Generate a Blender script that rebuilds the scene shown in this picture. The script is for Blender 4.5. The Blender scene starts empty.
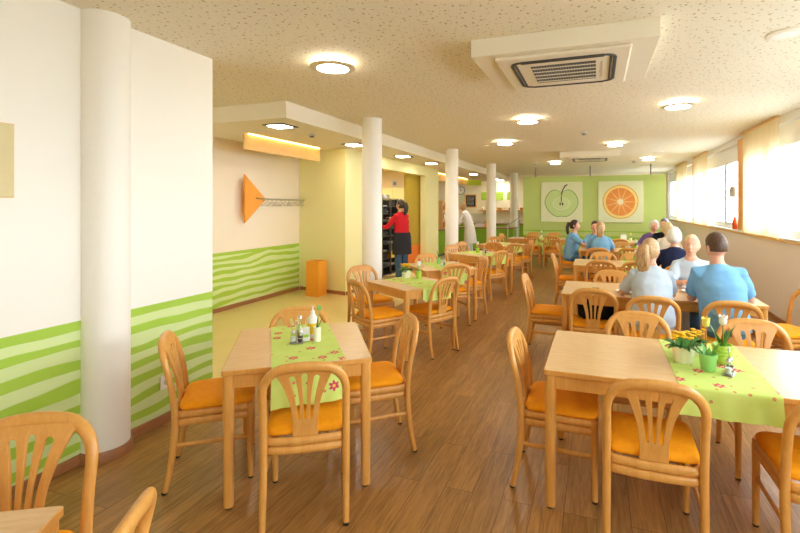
import bpy, bmesh, math, random
from mathutils import Vector, Matrix
from mathutils import noise as mnoise
random.seed(7)
R = math.radians
SC = bpy.context.scene
COL = SC.collection
PI = math.pi

# ------------------------------------------------------------------ materials
def lin(c):
    return tuple(((v/255)/12.92 if v/255 <= .04045 else ((v/255+.055)/1.055)**2.4) for v in c) + (1,)

class NT:
    """small node-tree writer"""
    def __init__(s, name):
        s.m = bpy.data.materials.new(name); s.m.use_nodes = True
        s.t = s.m.node_tree; s.n = s.t.nodes; s.l = s.t.links
        s.b = s.n['Principled BSDF']; s.out = s.n['Material Output']
    def new(s, typ, **kw):
        n = s.n.new(typ)
        for k, v in kw.items(): setattr(n, k, v)
        return n
    def link(s, a, b): s.l.new(a, b)
    def val(s, sock, v):
        if hasattr(v, 'is_output') or isinstance(v, bpy.types.NodeSocket): s.l.new(v, sock)
        else: sock.default_value = v
    def math(s, op, a, b=0.0, c=None):
        n = s.new('ShaderNodeMath', operation=op)
        s.val(n.inputs[0], a); s.val(n.inputs[1], b)
        if c is not None: s.val(n.inputs[2], c)
        return n.outputs[0]
    def mix(s, f, a, b):
        n = s.new('ShaderNodeMix', data_type='RGBA')
        s.val(n.inputs[0], f); s.val(n.inputs[6], a); s.val(n.inputs[7], b)
        return n.outputs[2]
    def coord(s, which='Object', scale=(1, 1, 1), rot=(0, 0, 0), loc=(0, 0, 0)):
        tc = s.new('ShaderNodeTexCoord'); mp = s.new('ShaderNodeMapping')
        mp.inputs['Scale'].default_value = scale; mp.inputs['Rotation'].default_value = rot
        mp.inputs['Location'].default_value = loc
        s.link(tc.outputs[which], mp.inputs[0]); return mp.outputs[0]
    def noise(s, vec, scale=5, detail=3, rough=.5, dist=0):
        n = s.new('ShaderNodeTexNoise'); s.link(vec, n.inputs['Vector'])
        n.inputs['Scale'].default_value = scale; n.inputs['Detail'].default_value = detail
        n.inputs['Roughness'].default_value = rough; n.inputs['Distortion'].default_value = dist
        return n.outputs[0]
    def step(s, x, lo, hi):
        n = s.new('ShaderNodeMapRange'); n.interpolation_type = 'SMOOTHSTEP'
        s.val(n.inputs[0], x); n.inputs[1].default_value = lo; n.inputs[2].default_value = hi
        return n.outputs[0]
    def bump(s, h, strength=.2, dist=.01):
        n = s.new('ShaderNodeBump'); n.inputs['Strength'].default_value = strength
        n.inputs['Distance'].default_value = dist; s.link(h, n.inputs['Height'])
        s.link(n.outputs[0], s.b.inputs['Normal'])
    def base(s, c): s.val(s.b.inputs['Base Color'], c)
    def rough(s, v): s.val(s.b.inputs['Roughness'], v)

def plain(name, c, rough=.5, metal=0, var=.06, nscale=6, bump=0, spec=.5, stretch=(1, 1, 1)):
    t = NT(name); v = t.coord('Object', stretch); n = t.noise(v, nscale, 4)
    d = tuple(max(0, x*(1-var)) for x in lin(c)[:3])+(1,); e = tuple(min(1, x*(1+var)) for x in lin(c)[:3])+(1,)
    t.base(t.mix(n, d, e)); t.rough(rough); t.b.inputs['Metallic'].default_value = metal
    t.b.inputs['Specular IOR Level'].default_value = spec
    if bump: t.bump(n, bump)
    return t.m

def wood(name, c1, c2, rough=.38, grain=(18, 18, 1.6), spec=.5):
    t = NT(name); v = t.coord('Object', grain)
    n = t.noise(v, 2.2, 5, .6, .6); n2 = t.noise(v, 9, 3, .6, .2)
    f = t.math('ADD', t.math('MULTIPLY', n, .7), t.math('MULTIPLY', n2, .3))
    t.base(t.mix(t.step(f, .3, .72), lin(c1), lin(c2))); t.rough(rough)
    t.b.inputs['Specular IOR Level'].default_value = spec
    t.bump(n2, .04, .004); return t.m

def emit(name, c, s):
    t = NT(name); t.b.inputs['Emission Color'].default_value = lin(c); t.b.inputs['Emission Strength'].default_value = s
    t.base(lin((235, 230, 220))); return t.m

M = {}
M['beech'] = wood('beech_wood', (210, 148, 70), (223, 165, 88), .33)
M['beech_top'] = wood('beech_laminate', (214, 172, 116), (229, 192, 140), .3, (3, 22, 22))
M['seat'] = plain('orange_seat_fabric', (247, 158, 14), .75, var=.14, nscale=38, bump=.12, spec=.25)
M['black'] = plain('black_plastic', (24, 24, 26), .5)
M['white'] = plain('white_paint', (246, 243, 236), .6, var=.015, nscale=2)
M['ceil_smooth'] = plain('smooth_ceiling_paint', (240, 233, 214), .7, var=.015, nscale=1.5)
M['column'] = plain('column_paint', (246, 242, 232), .5, var=.02, nscale=2)
M['yellow_wall'] = plain('pale_yellow_wall', (243, 237, 176), .6, var=.02, nscale=1.5)
M['cream_wall'] = plain('cream_wall', (243, 234, 208), .6, var=.02, nscale=1.5)
M['window_wall'] = plain('window_wall_paint', (246, 241, 234), .65, var=.02, nscale=1.5)
M['orange'] = plain('orange_lacquer', (240, 160, 48), .45, var=.03)
M['orange_panel'] = wood('orange_stained_panel', (246, 176, 84), (250, 190, 104), .45, (3, 3, 12))
M['pale_wood'] = wood('maple_board', (232, 186, 112), (240, 200, 130), .45, (8, 2, 8))
M['baseboard'] = wood('baseboard_wood', (150, 98, 60), (176, 122, 78), .45, (12, 1.2, 12))
M['steel'] = plain('brushed_steel', (200, 200, 198), .3, 1, var=.05, nscale=30)
M['dark_steel'] = plain('dark_grey_metal', (120, 116, 110), .4, .8)
M['grey'] = plain('grey_plastic', (200, 198, 192), .45)
M['ac_white'] = plain('ac_white_plastic', (240, 232, 214), .45, var=.02)
M['ac_dark'] = plain('ac_grille_dark', (74, 76, 80), .6)
M['lamp_ring'] = plain('lamp_ring_satin', (222, 208, 178), .35, .3)
M['lamp_glow'] = emit('lamp_diffuser', (255, 246, 230), 26)
M['spot_glow'] = emit('downlight_diffuser', (255, 246, 228), 60)
M['strip_glow'] = emit('cove_light', (255, 214, 134), 9)
M['frame_white'] = plain('window_frame_white', (240, 240, 238), .35, var=.01)
M['skin'] = plain('skin', (226, 172, 144), .5, var=.05, nscale=9, spec=.35)
M['eye_white'] = plain('eye_white', (240, 236, 230), .25)
M['iris'] = plain('iris_dark', (60, 50, 46), .2)
M['lip'] = plain('lip', (196, 112, 104), .45)
def fabric(name, c, var=.08): return plain(name, c, .85, var=var, nscale=60, bump=.08, spec=.2)
M['scrub_blue'] = fabric('blue_scrub_cloth', (122, 174, 214))
M['scrub_light'] = fabric('pale_blue_tunic_cloth', (196, 209, 222))
M['navy'] = fabric('navy_cloth', (30, 36, 66))
M['beige_cloth'] = fabric('off_white_cloth', (232, 224, 214))
M['purple'] = fabric('purple_cloth', (112, 88, 146))
M['black_cloth'] = fabric('black_cloth', (28, 28, 32))
M['red_knit'] = fabric('red_knit', (198, 34, 44))
M['apron'] = fabric('charcoal_apron', (44, 46, 54))
M['jeans'] = fabric('denim', (72, 98, 128), .2)
M['white_coat'] = fabric('white_coat_cloth', (240, 238, 238), .03)
M['trouser'] = fabric('blue_trousers', (82, 132, 178))
M['white_trouser'] = fabric('pale_trousers', (214, 222, 232))
M['dark_trouser'] = fabric('dark_trousers', (50, 50, 58))
M['shoe'] = plain('shoe_leather', (50, 46, 44), .4)
M['shoe_white'] = plain('white_shoe', (225, 222, 216), .45)
def hairmat(name, c1, c2):
    t = NT(name); v = t.coord('Object', (60, 60, 5)); n = t.noise(v, 2.5, 4, .6, .8)
    t.base(t.mix(t.step(n, .3, .7), lin(c1), lin(c2))); t.rough(.45); t.bump(n, .5, .01); return t.m
M['hair_brown'] = hairmat('brown_hair', (62, 40, 26), (104, 70, 46))
M['hair_dark'] = hairmat('dark_hair', (34, 22, 18), (66, 44, 34))
M['hair_blond'] = hairmat('blond_hair', (168, 122, 72), (222, 188, 140))
M['hair_lightblond'] = hairmat('light_blond_hair', (206, 176, 124), (240, 220, 178))
M['hair_white'] = hairmat('white_hair', (214, 208, 196), (246, 244, 236))
M['hair_grey'] = hairmat('grey_hair', (92, 92, 96), (160, 160, 162))

def glassmat(name, tint, alpha=.3, rough=.05):
    """thin glass: mostly see-through, with a clear reflection"""
    t = NT(name); tr = t.new('ShaderNodeBsdfTransparent'); tr.inputs[0].default_value = tint
    gl = t.new('ShaderNodeBsdfGlossy'); gl.inputs['Roughness'].default_value = rough
    lw = t.new('ShaderNodeLayerWeight'); lw.inputs[0].default_value = .5
    mx = t.new('ShaderNodeMixShader'); t.link(t.math('ADD', t.math('MULTIPLY', t.math('POWER', lw.outputs['Facing'], 5.0), alpha), .03), mx.inputs[0])
    t.link(tr.outputs[0], mx.inputs[1]); t.link(gl.outputs[0], mx.inputs[2]); t.link(mx.outputs[0], t.out.inputs[0])
    return t.m
M['pane'] = glassmat('window_glass', (.97, .98, .98, 1), .3)
M['glass'] = glassmat('clear_glass', (.9, .93, .93, 1), .6)

def curtain_mat():
    t = NT('sheer_cream_curtain'); v = t.coord('Object', (1, 40, .6)); n = t.noise(v, 3, 3)
    c = t.mix(n, lin((240, 222, 184)), lin((248, 236, 208)))
    df = t.new('ShaderNodeBsdfDiffuse'); tl = t.new('ShaderNodeBsdfTranslucent'); tr = t.new('ShaderNodeBsdfTransparent')
    t.link(c, df.inputs[0]); t.link(c, tl.inputs[0]); tr.inputs[0].default_value = (1, .96, .86, 1)
    a = t.new('ShaderNodeMixShader'); a.inputs[0].default_value = .36
    t.link(df.outputs[0], a.inputs[1]); t.link(tl.outputs[0], a.inputs[2])
    b = t.new('ShaderNodeMixShader'); b.inputs[0].default_value = .05
    t.link(a.outputs[0], b.inputs[1]); t.link(tr.outputs[0], b.inputs[2]); t.link(b.outputs[0], t.out.inputs[0])
    return t.m
M['curtain'] = curtain_mat()

def floor_mat():
    t = NT('oak_plank_floor'); v = t.coord('Object', (1, 1, 1), (0, 0, R(90)))
    b = t.new('ShaderNodeTexBrick'); t.link(v, b.inputs['Vector'])
    b.offset = .37; b.inputs['Scale'].default_value = 1; b.inputs['Brick Width'].default_value = 1.25
    b.inputs['Row Height'].default_value = .165; b.inputs['Mortar Size'].default_value = .0016
    b.inputs['Mortar Smooth'].default_value = .2; b.inputs['Bias'].default_value = 0
    b.inputs['Color1'].default_value = (0, 0, 0, 1); b.inputs['Color2'].default_value = (1, 1, 1, 1); b.inputs['Mortar'].default_value = (.5, .5, .5, 1)
    # every plank gets its own grain offset
    off = t.new('ShaderNodeVectorMath', operation='SCALE'); t.link(b.outputs[0], off.inputs[0]); off.inputs[3].default_value = 7.3
    va = t.new('ShaderNodeVectorMath', operation='ADD'); t.link(t.coord('Object', (14, 1.1, 1)), va.inputs[0]); t.link(off.outputs[0], va.inputs[1])
    g = t.noise(va.outputs[0], 2.4, 6, .62, 1.2); g2 = t.noise(va.outputs[0], 11, 3, .6)
    f = t.math('ADD', t.math('MULTIPLY', g, .75), t.math('MULTIPLY', g2, .25))
    c = t.mix(t.step(f, .28, .75), lin((132, 90, 45)), lin((187, 139, 80)))
    sep = t.new('ShaderNodeSeparateColor'); t.link(b.outputs[0], sep.inputs[0])
    hv = t.new('ShaderNodeHueSaturation'); t.link(c, hv.inputs['Color'])
    t.link(t.math('ADD', t.math('MULTIPLY', sep.outputs[0], .26), .86), hv.inputs['Value'])
    t.base(t.mix(b.outputs['Fac'], hv.outputs[0], lin((84, 54, 30))))
    t.rough(t.math('ADD', t.math('MULTIPLY', g2, .12), .24)); t.b.inputs['Specular IOR Level'].default_value = .5
    h = t.math('SUBTRACT', t.math('MULTIPLY', g2, .15), b.outputs['Fac']); t.bump(h, .12, .004)
    return t.m
M['floor'] = floor_mat()
M['lino'] = plain('beige_linoleum', (222, 198, 128), .3, var=.05, nscale=3)

def ceiling_mat():
    t = NT('perforated_acoustic_plaster'); v = t.coord('Object')
    def dots(scale, lo, hi, seed):
        mp = t.coord('Object', (scale, scale, scale), (0, 0, seed), (seed*3.7, seed, 0))
        vo = t.new('ShaderNodeTexVoronoi', voronoi_dimensions='2D'); t.link(mp, vo.inputs['Vector']); vo.inputs['Scale'].default_value = 1
        sp = t.new('ShaderNodeSeparateColor'); t.link(vo.outputs['Color'], sp.inputs[0])
        r = t.math('ADD', t.math('MULTIPLY', sp.outputs[0], hi-lo), lo)
        return t.step(t.math('SUBTRACT', r, vo.outputs['Distance']), -.02, .02)
    d = t.math('MAXIMUM', dots(14, .05, .14, .4), dots(18, .01, .11, 1.3))
    n = t.noise(v, 40, 2)
    t.base(t.mix(d, t.mix(n, lin((236, 228, 206)), lin((242, 235, 215))), lin((190, 172, 138)))); t.rough(.8)
    t.bump(t.math('SUBTRACT', 1.0, d), .15, .01)
    return t.m
M['ceiling'] = ceiling_mat()

def stripe_mat(name, top=.9, upper=(246, 242, 232), seed=0., freq=8.6):
    """white wall with a lime band of wavy hand-painted stripes up to `top`"""
    t = NT(name); tc = t.new('ShaderNodeTexCoord'); sp = t.new('ShaderNodeSeparateXYZ'); t.link(tc.outputs['Object'], sp.inputs[0])
    run = t.math('ADD', t.math('ADD', sp.outputs[1], sp.outputs[0]), seed)
    cv = t.new('ShaderNodeCombineXYZ'); t.link(t.math('MULTIPLY', run, .5), cv.inputs[0]); t.link(t.math('MULTIPLY', sp.outputs[2], 1.2), cv.inputs[1])
    w = t.noise(cv.outputs[0], 1.6, 2, .5)
    ph = t.math('ADD', t.math('MULTIPLY', sp.outputs[2], freq), t.math('ADD', t.math('MULTIPLY', w, 2.0), t.math('MULTIPLY', run, -.22)))
    s = t.math('ABSOLUTE', t.math('SUBTRACT', t.math('FRACT', ph), .5))
    cv2 = t.new('ShaderNodeCombineXYZ'); t.link(t.math('MULTIPLY', run, 1.1), cv2.inputs[0]); t.link(t.math('MULTIPLY', sp.outputs[2], 5), cv2.inputs[1])
    th = t.math('ADD', t.math('MULTIPLY', t.noise(cv2.outputs[0], 1.3, 1), .34), .06)
    dk = t.step(t.math('SUBTRACT', th, s), -.02, .02)
    edge = t.step(t.math('SUBTRACT', sp.outputs[2], top-.05), -.001, .001)
    dk = t.math('MAXIMUM', dk, edge)
    n = t.noise(tc.outputs['Object'], 3, 3)
    band = t.mix(dk, t.mix(n, lin((206, 224, 150)), lin((216, 232, 166))), t.mix(n, lin((160, 198, 56)), lin((174, 208, 74))))
    up = t.step(t.math('SUBTRACT', sp.outputs[2], top), -.001, .001)
    t.base(t.mix(up, band, t.mix(n, lin(tuple(x-3 for x in upper)), lin(upper)))); t.rough(.55)
    return t.m
M['stripe_left'] = stripe_mat('left_wall_paint_stripes', .9)
M['stripe_recess'] = stripe_mat('recess_wall_paint_stripes', .9, (246, 234, 214), 2.3)
M['green_counter'] = stripe_mat('green_counter_stripes', 3.0, (150, 190, 60), 1.1, 8)

def partition_mat():
    t = NT('green_partition_paint'); tc = t.new('ShaderNodeTexCoord'); sp = t.new('ShaderNodeSeparateXYZ'); t.link(tc.outputs['Object'], sp.inputs[0])
    cv = t.new('ShaderNodeCombineXYZ'); t.link(t.math('MULTIPLY', sp.outputs[0], .5), cv.inputs[0])
    w = t.noise(cv.outputs[0], 1.4, 1)
    ph = t.math('ADD', t.math('MULTIPLY', sp.outputs[2], 4.6), t.math('MULTIPLY', w, 1.1))
    s = t.step(t.math('SUBTRACT', .2, t.math('ABSOLUTE', t.math('SUBTRACT', t.math('FRACT', ph), .5))), -.03, .03)
    low = t.step(t.math('SUBTRACT', .86, sp.outputs[2]), -.002, .002)
    n = t.noise(tc.outputs['Object'], 2, 3)
    t.base(t.mix(t.math('MULTIPLY', s, low), t.mix(n, lin((184, 206, 116)), lin((192, 213, 128))), lin((152, 194, 62)))); t.rough(.55)
    return t.m
M['partition'] = partition_mat()
M['counter_green'] = plain('counter_green', (132, 172, 44), .45, var=.12, nscale=4, stretch=(1, 1, 4))

def runner_mat():
    t = NT('lime_runner_with_pink_flowers'); uv = t.new('ShaderNodeUVMap'); uv.uv_map = 'UVMap'
    n = t.noise(uv.outputs[0], 9, 3)
    col = t.mix(n, lin((190, 216, 96)), lin((216, 232, 140)))
    def flowers(scale, rad, keep, c, rot):
        mp = t.new('ShaderNodeMapping'); mp.inputs['Scale'].default_value = (scale,)*3; mp.inputs['Rotation'].default_value = (0, 0, rot); mp.inputs['Location'].default_value = (rot*2, rot, 0)
        t.link(uv.outputs[0], mp.inputs[0])
        vo = t.new('ShaderNodeTexVoronoi', voronoi_dimensions='2D'); t.link(mp.outputs[0], vo.inputs['Vector']); vo.inputs['Scale'].default_value = 1; vo.inputs['Randomness'].default_value = .7
        df = t.new('ShaderNodeVectorMath', operation='SUBTRACT'); t.link(mp.outputs[0], df.inputs[0]); t.link(vo.outputs['Position'], df.inputs[1])
        s3 = t.new('ShaderNodeSeparateXYZ'); t.link(df.outputs[0], s3.inputs[0])
        a = t.math('ARCTAN2', s3.outputs[1], s3.outputs[0])
        pet = t.math('ADD', t.math('MULTIPLY', t.math('COSINE', t.math('MULTIPLY', a, 6)), .22), .8)
        sp = t.new('ShaderNodeSeparateColor'); t.link(vo.outputs['Color'], sp.inputs[0])
        on = t.math('LESS_THAN', sp.outputs[1], keep)
        r = t.math('MULTIPLY', pet, rad)
        m = t.math('MULTIPLY', t.step(t.math('SUBTRACT', r, vo.outputs['Distance']), -.012, .012), on)
        ctr = t.step(t.math('SUBTRACT', rad*.3, vo.outputs['Distance']), -.01, .01)
        return m, t.mix(ctr, c, lin((236, 196, 90)))
    m1, c1 = flowers(6.2, .19, .62, lin((206, 70, 104)), .5)
    m2, c2 = flowers(13, .12, .5, lin((196, 84, 88)), 1.7)
    col = t.mix(m2, col, c2); col = t.mix(m1, col, c1)
    t.base(col); t.rough(.8); t.b.inputs['Specular IOR Level'].default_value = .2
    t.bump(t.noise(uv.outputs[0], 300, 1), .06, .002); return t.m
M['runner'] = runner_mat()

# ------------------------------------------------------------------ mesh helpers
def mesh_from(bm, name):
    me = bpy.data.meshes.new(name); bm.normal_update(); bm.to_mesh(me); bm.free(); return me

def obj(name, bm, mat, parent=None, smooth=None, loc=None):
    """links a bmesh (or mesh) as ONE object"""
    me = bm if isinstance(bm, bpy.types.Mesh) else mesh_from(bm, name)
    o = bpy.data.objects.new(name, me); COL.objects.link(o)
    for m in (mat if isinstance(mat, (list, tuple)) else [mat]):
        me.materials.append(M[m] if isinstance(m, str) else m)
    if smooth is not None:
        for p in me.polygons: p.use_smooth = True
        if smooth < 180: me.set_sharp_from_angle(angle=R(smooth))
    if parent: o.parent = parent
    if loc: o.location = loc
    return o

def tag(o, label=None, cat=None, group=None, kind=None):
    if label: o['label'] = label
    if cat: o['category'] = cat
    if group: o['group'] = group
    if kind: o['kind'] = kind
    return o

def thing(name, label, cat, loc=(0, 0, 0), rz=0, group=None):
    o = bpy.data.objects.new(name, None); COL.objects.link(o); o.empty_display_size = .1
    o.location = loc; o.rotation_euler = (0, 0, rz); return tag(o, label, cat, group)

def struct(name, bm, mat, smooth=None):
    return tag(obj(name, bm, mat, None, smooth), kind='structure')

def copy_tree(o, parent=None, skip=()):
    c = o.copy(); COL.objects.link(c); c.parent = parent
    for ch in list(o.children):
        if ch.name.split('.')[0] in skip: continue
        copy_tree(ch, c, skip)
    return c

def box(bm, x0, x1, y0, y1, z0, z1, bev=0, seg=2, mi=0):
    vs = [bm.verts.new(p) for p in ((x0, y0, z0), (x1, y0, z0), (x1, y1, z0), (x0, y1, z0), (x0, y0, z1), (x1, y0, z1), (x1, y1, z1), (x0, y1, z1))]
    fs = [bm.faces.new([vs[i] for i in q]) for q in ((3, 2, 1, 0), (4, 5, 6, 7), (0, 1, 5, 4), (1, 2, 6, 5), (2, 3, 7, 6), (3, 0, 4, 7))]
    for f in fs: f.material_index = mi
    if bev:
        es = list({e for f in fs for e in f.edges})
        r = bmesh.ops.bevel(bm, geom=es, offset=bev, segments=seg, affect='EDGES', profile=.5)
        for f in r['faces']: f.material_index = mi
    return vs

def nb(): return bmesh.new()
def bx(*a, **k):
    bm = nb(); box(bm, *a, **k); return bm

def ring_faces(bm, a, b, mi=0):
    n = len(a)
    for i in range(n):
        f = bm.faces.new((a[i], a[(i+1) % n], b[(i+1) % n], b[i])); f.material_index = mi

def tube(bm, pts, rad, seg=10, side=None, closed=False, round_ends=False, mi=0):
    """sweeps an ellipse (rad = r or (r_side, r_other)) along pts; `side` hints the direction of the first radius"""
    P = [Vector(p) for p in pts]; n = len(P)
    rr = rad if isinstance(rad, list) else [rad]*n
    rr = [(q, q) if not isinstance(q, tuple) else q for q in rr]
    T = []
    for i in range(n):
        if closed: d = P[(i+1) % n]-P[i-1]
        else: d = P[min(i+1, n-1)]-P[max(i-1, 0)]
        T.append(d.normalized())
    s = Vector(side) if side is not None else (Vector((0, 0, 1)) if abs(T[0].z) < .9 else Vector((1, 0, 0)))
    rows = []
    prev = s
    def mk(c, t, a, b, s):
        s = (s - t*s.dot(t)); s = s.normalized() if s.length > 1e-6 else t.orthogonal().normalized()
        u = t.cross(s)
        return [bm.verts.new(c + s*(a*math.cos(2*PI*k/seg)) + u*(b*math.sin(2*PI*k/seg))) for k in range(seg)], s
    items = []
    for i in range(n): items.append((P[i], T[i], rr[i][0], rr[i][1]))
    if round_ends and not closed:
        pre, post = [], []
        for q in (80, 55, 30):
            k = math.cos(R(q)); h = math.sin(R(q))
            m0 = min(rr[0]); pre.append((P[0]-T[0]*m0*h, T[0], rr[0][0]*k, rr[0][1]*k))
            m1 = min(rr[-1]); post.insert(0, (P[-1]+T[-1]*m1*h, T[-1], rr[-1][0]*k, rr[-1][1]*k))
        items = pre+items+post
    for c, t, a, b in items:
        v, ns = mk(c, t, a, b, s if side is not None else prev)
        prev = ns; rows.append(v)
    for i in range(len(rows)-1): ring_faces(bm, rows[i], rows[i+1], mi)
    if closed: ring_faces(bm, rows[-1], rows[0], mi)
    else:
        f = bm.faces.new(rows[0][::-1]); f.material_index = mi
        f = bm.faces.new(rows[-1]); f.material_index = mi
    return rows

def lathe(bm, prof, c=(0, 0, 0), seg=24, mi=0, cap=True):
    rows = []
    for r, z in prof:
        rows.append([bm.verts.new((c[0]+r*math.cos(2*PI*k/seg), c[1]+r*math.sin(2*PI*k/seg), c[2]+z)) for k in range(seg)])
    for i in range(len(rows)-1): ring_faces(bm, rows[i], rows[i+1], mi)
    if cap:
        f = bm.faces.new(rows[0][::-1]); f.material_index = mi
        f = bm.faces.new(rows[-1]); f.material_index = mi
    return rows

def ellip(bm, c, r, rot=None, seg=16, ring=10, mi=0):
    m = Matrix.Translation(c) @ (rot.to_4x4() if rot else Matrix()) @ Matrix.Diagonal((r[0], r[1], r[2], 1))
    q = bmesh.ops.create_uvsphere(bm, u_segments=seg, v_segments=ring, radius=1, matrix=m)
    for f in {f for v in q['verts'] for f in v.link_faces}: f.material_index = mi
    return q['verts']

def prism(bm, poly, fn, d, mi=0):
    """poly of 2D points mapped by fn(u, v, w) to 3D, extruded w = 0..d"""
    a = [bm.verts.new(fn(u, v, 0)) for u, v in poly]; b = [bm.verts.new(fn(u, v, d)) for u, v in poly]
    for f in (bm.faces.new(a[::-1]), bm.faces.new(b)): f.material_index = mi
    ring_faces(bm, a, b, mi)

def rrect(x0, x1, y0, y1, r, n=5):
    out = []
    for cx, cy, a0 in ((x1-r, y1-r, 0), (x0+r, y1-r, 90), (x0+r, y0+r, 180), (x1-r, y0+r, 270)):
        for k in range(n+1):
            a = R(a0+90*k/n); out.append((cx+r*math.cos(a), cy+r*math.sin(a)))
    return out

def shell(bm, th):
    """gives an open sheet a real thickness"""
    bm.normal_update(); fs = list(bm.faces); uvl = bm.loops.layers.uv.active
    be = [e for e in bm.edges if e.is_boundary]; mp = {v: bm.verts.new(v.co-v.normal*th) for v in list(bm.verts)}
    be = [(l.vert, l.link_loop_next.vert) for e in be for l in e.link_loops]
    for f in fs:
        g = bm.faces.new([mp[v] for v in reversed(f.verts)])
        if uvl:
            for l, m in zip(g.loops, list(reversed(list(f.loops)))): l[uvl].uv = m[uvl].uv
    for a, b in be: bm.faces.new((b, a, mp[a], mp[b]))

def rebuild(bm, voxel, smooth_it=3):
    """union of overlapping solids into one continuous skin"""
    me = mesh_from(bm, 'tmp'); o = bpy.data.objects.new('tmp', me); COL.objects.link(o)
    r = o.modifiers.new('r', 'REMESH'); r.mode = 'VOXEL'; r.voxel_size = voxel; r.use_smooth_shade = True
    if smooth_it:
        s = o.modifiers.new('s', 'SMOOTH'); s.factor = .5; s.iterations = smooth_it
    dg = bpy.context.evaluated_depsgraph_get()
    out = bpy.data.meshes.new_from_object(o.evaluated_get(dg))
    bpy.data.objects.remove(o); bpy.data.meshes.remove(me)
    return out
# ------------------------------------------------------------------ the room
ZC, ZL = 2.86, 2.66            # main ceiling, lowered ceiling
XL, XR = -3.06, 2.4            # left wall face, window wall face
Y0, YE = -2.6, 18.6            # wall behind the camera, far wall
struct('floor', bx(-3.06, XR+.25, Y0-.2, YE, -.12, 0), 'floor')
struct('floor_linoleum', bx(-8.4, -3.06, Y0-.2, YE, -.12, 0), 'lino')
struct('ceiling', bx(-8.4, XR+.25, Y0-.2, YE+.15, ZC, ZC+.15), 'ceiling')
struct('wall_left', bx(XL-.16, XL, Y0, 3.0, 0, ZC), 'stripe_left')
struct('wall_behind', bx(XL-.16, XR+.2, Y0-.2, Y0, 0, ZC), 'cream_wall')
bm = nb(); box(bm, XL, XL+.016, Y0, 1.955, 0, .065, .004); box(bm, XL, XL+.016, 2.245, 3.0, 0, .065, .004)
struct('baseboard_left', bm, 'baseboard')
# recess with the coat rack
struct('wall_recess', bx(-5.6, -5.45, Y0, 7.46, 0, ZC), 'stripe_recess')
struct('wall_recess_front', bx(-5.6, XL-.16, 1.4, 1.55, 0, ZC), 'cream_wall')
struct('baseboard_recess', bx(-5.45, -5.434, 1.55, 7.44, 0, .065, .004), 'baseboard')
# pale yellow block with the wide opening to the scullery
bm = nb(); prism(bm, [(-5.6, 7.5), (-4.3, 7.25), (-4.3, 7.469), (-5.6, 7.6)], lambda u, v, w: (u, v, w), ZC)
struct('wall_yellow_front', bm, 'yellow_wall')
bm = nb(); box(bm, -4.45, -4.3, 7.47, 8.70, 0, ZC); box(bm, -4.45, -4.3, 8.70, 11.36, 2.42, ZC); box(bm, -4.45, -4.3, 11.36, 12.4, 0, ZC)
struct('wall_yellow', bm, 'yellow_wall')
bm = nb(); prism(bm, [(-5.43, 7.455), (-4.30, 7.237), (-4.30, 7.2495), (-5.43, 7.4667)], lambda u, v, w: (u, v, w), .065)
struct('baseboard_yellow', bm, 'baseboard')
struct('baseboard_block', bx(-4.299, -4.284, 7.26, 8.68, 0, .065, .004), 'baseboard')
struct('wall_scullery_back', bx(-7.2, -7.05, 7.47, 12.4, 0, ZL), plain('scullery_wall', (220, 202, 166), .6))
struct('wall_scullery_near', bx(-7.05, -4.45, 7.475, 7.6, 0, ZL), 'cream_wall')
struct('wall_scullery_far', bx(-7.05, -4.45, 12.25, 12.4, 0, ZL), plain('scullery_end_wall', (224, 206, 168), .6))
# far wall and hall to the left of the columns
struct('wall_far', bx(-8.4, XR+.25, YE, YE+.15, 0, ZC), 'cream_wall')
struct('wall_hall_left', bx(-8.4, -8.25, 12.4, YE, 0, ZC), 'cream_wall')
struct('wall_hall_near', bx(-8.4, -7.2, 12.4, 12.55, 0, ZC), 'cream_wall')
# lowered ceiling with its fascia
struct('ceiling_lowered', bx(-8.25, -3.45, 4.47, YE, ZL, ZC-.001), 'ceil_smooth')
# columns
for y, x in ((5.82, -3.02), (9.55, -3.0), (13.24, -2.94), (17.1, -2.94)):
    bm = nb(); lathe(bm, [(.142, 0), (.142, ZC)], (x, y, 0), 40); struct('column', bm, 'column', 40)
bm = nb(); lathe(bm, [(.144, 0), (.144, ZC)], (-3.055, 2.10, 0), 48); struct('column', bm, 'column', 40)
bm = nb(); lathe(bm, [(.160, 0), (.160, .06), (.156, .065)], (-3.055, 2.10, 0), 48); struct('baseboard_column', bm, 'baseboard', 40)
# green partition, standing clear of ceiling and window wall
struct('wall_partition', bx(-2.24, 1.9, 14.8, 14.92, 0, 2.545, .004), 'partition')
struct('baseboard_partition', bx(-2.24, 1.9, 14.784, 14.799, 0, .07, .003), 'baseboard')
for k, x in enumerate((-1.86, -.2, 1.5)):
    bm = nb(); tube(bm, [(x, 14.86, 2.54), (x, 14.86, ZC)], .016, 10)
    tag(obj('suspension_rod', bm, 'dark_steel', None, 40), ['thin steel rod holding the green partition at its left end, beside the apple picture',
        'thin steel rod between ceiling and green partition, midway between the two fruit pictures',
        'thin steel rod between ceiling and green partition, nearest to the windows'][k], 'rod', 'rods holding the green partition')

# window wall
SILL = 1.19
struct('wall_right', bx(XR, XR+.2, Y0, YE, 0, SILL-.03), 'window_wall')
struct('baseboard_right', bx(XR-.016, XR, Y0, YE, 0, .065, .004), 'baseboard')
struct('trim_sill', bx(XR-.03, XR+.16, Y0, YE, SILL-.03, SILL, .006), 'frame_white')
struct('trim_sill_edge', bx(XR-.026, XR-.0005, Y0, YE, SILL-.062, SILL-.031, .006), 'pale_wood')
struct('trim_lintel', bx(XR, XR+.2, Y0, YE, 2.76, ZC), 'frame_white')
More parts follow.
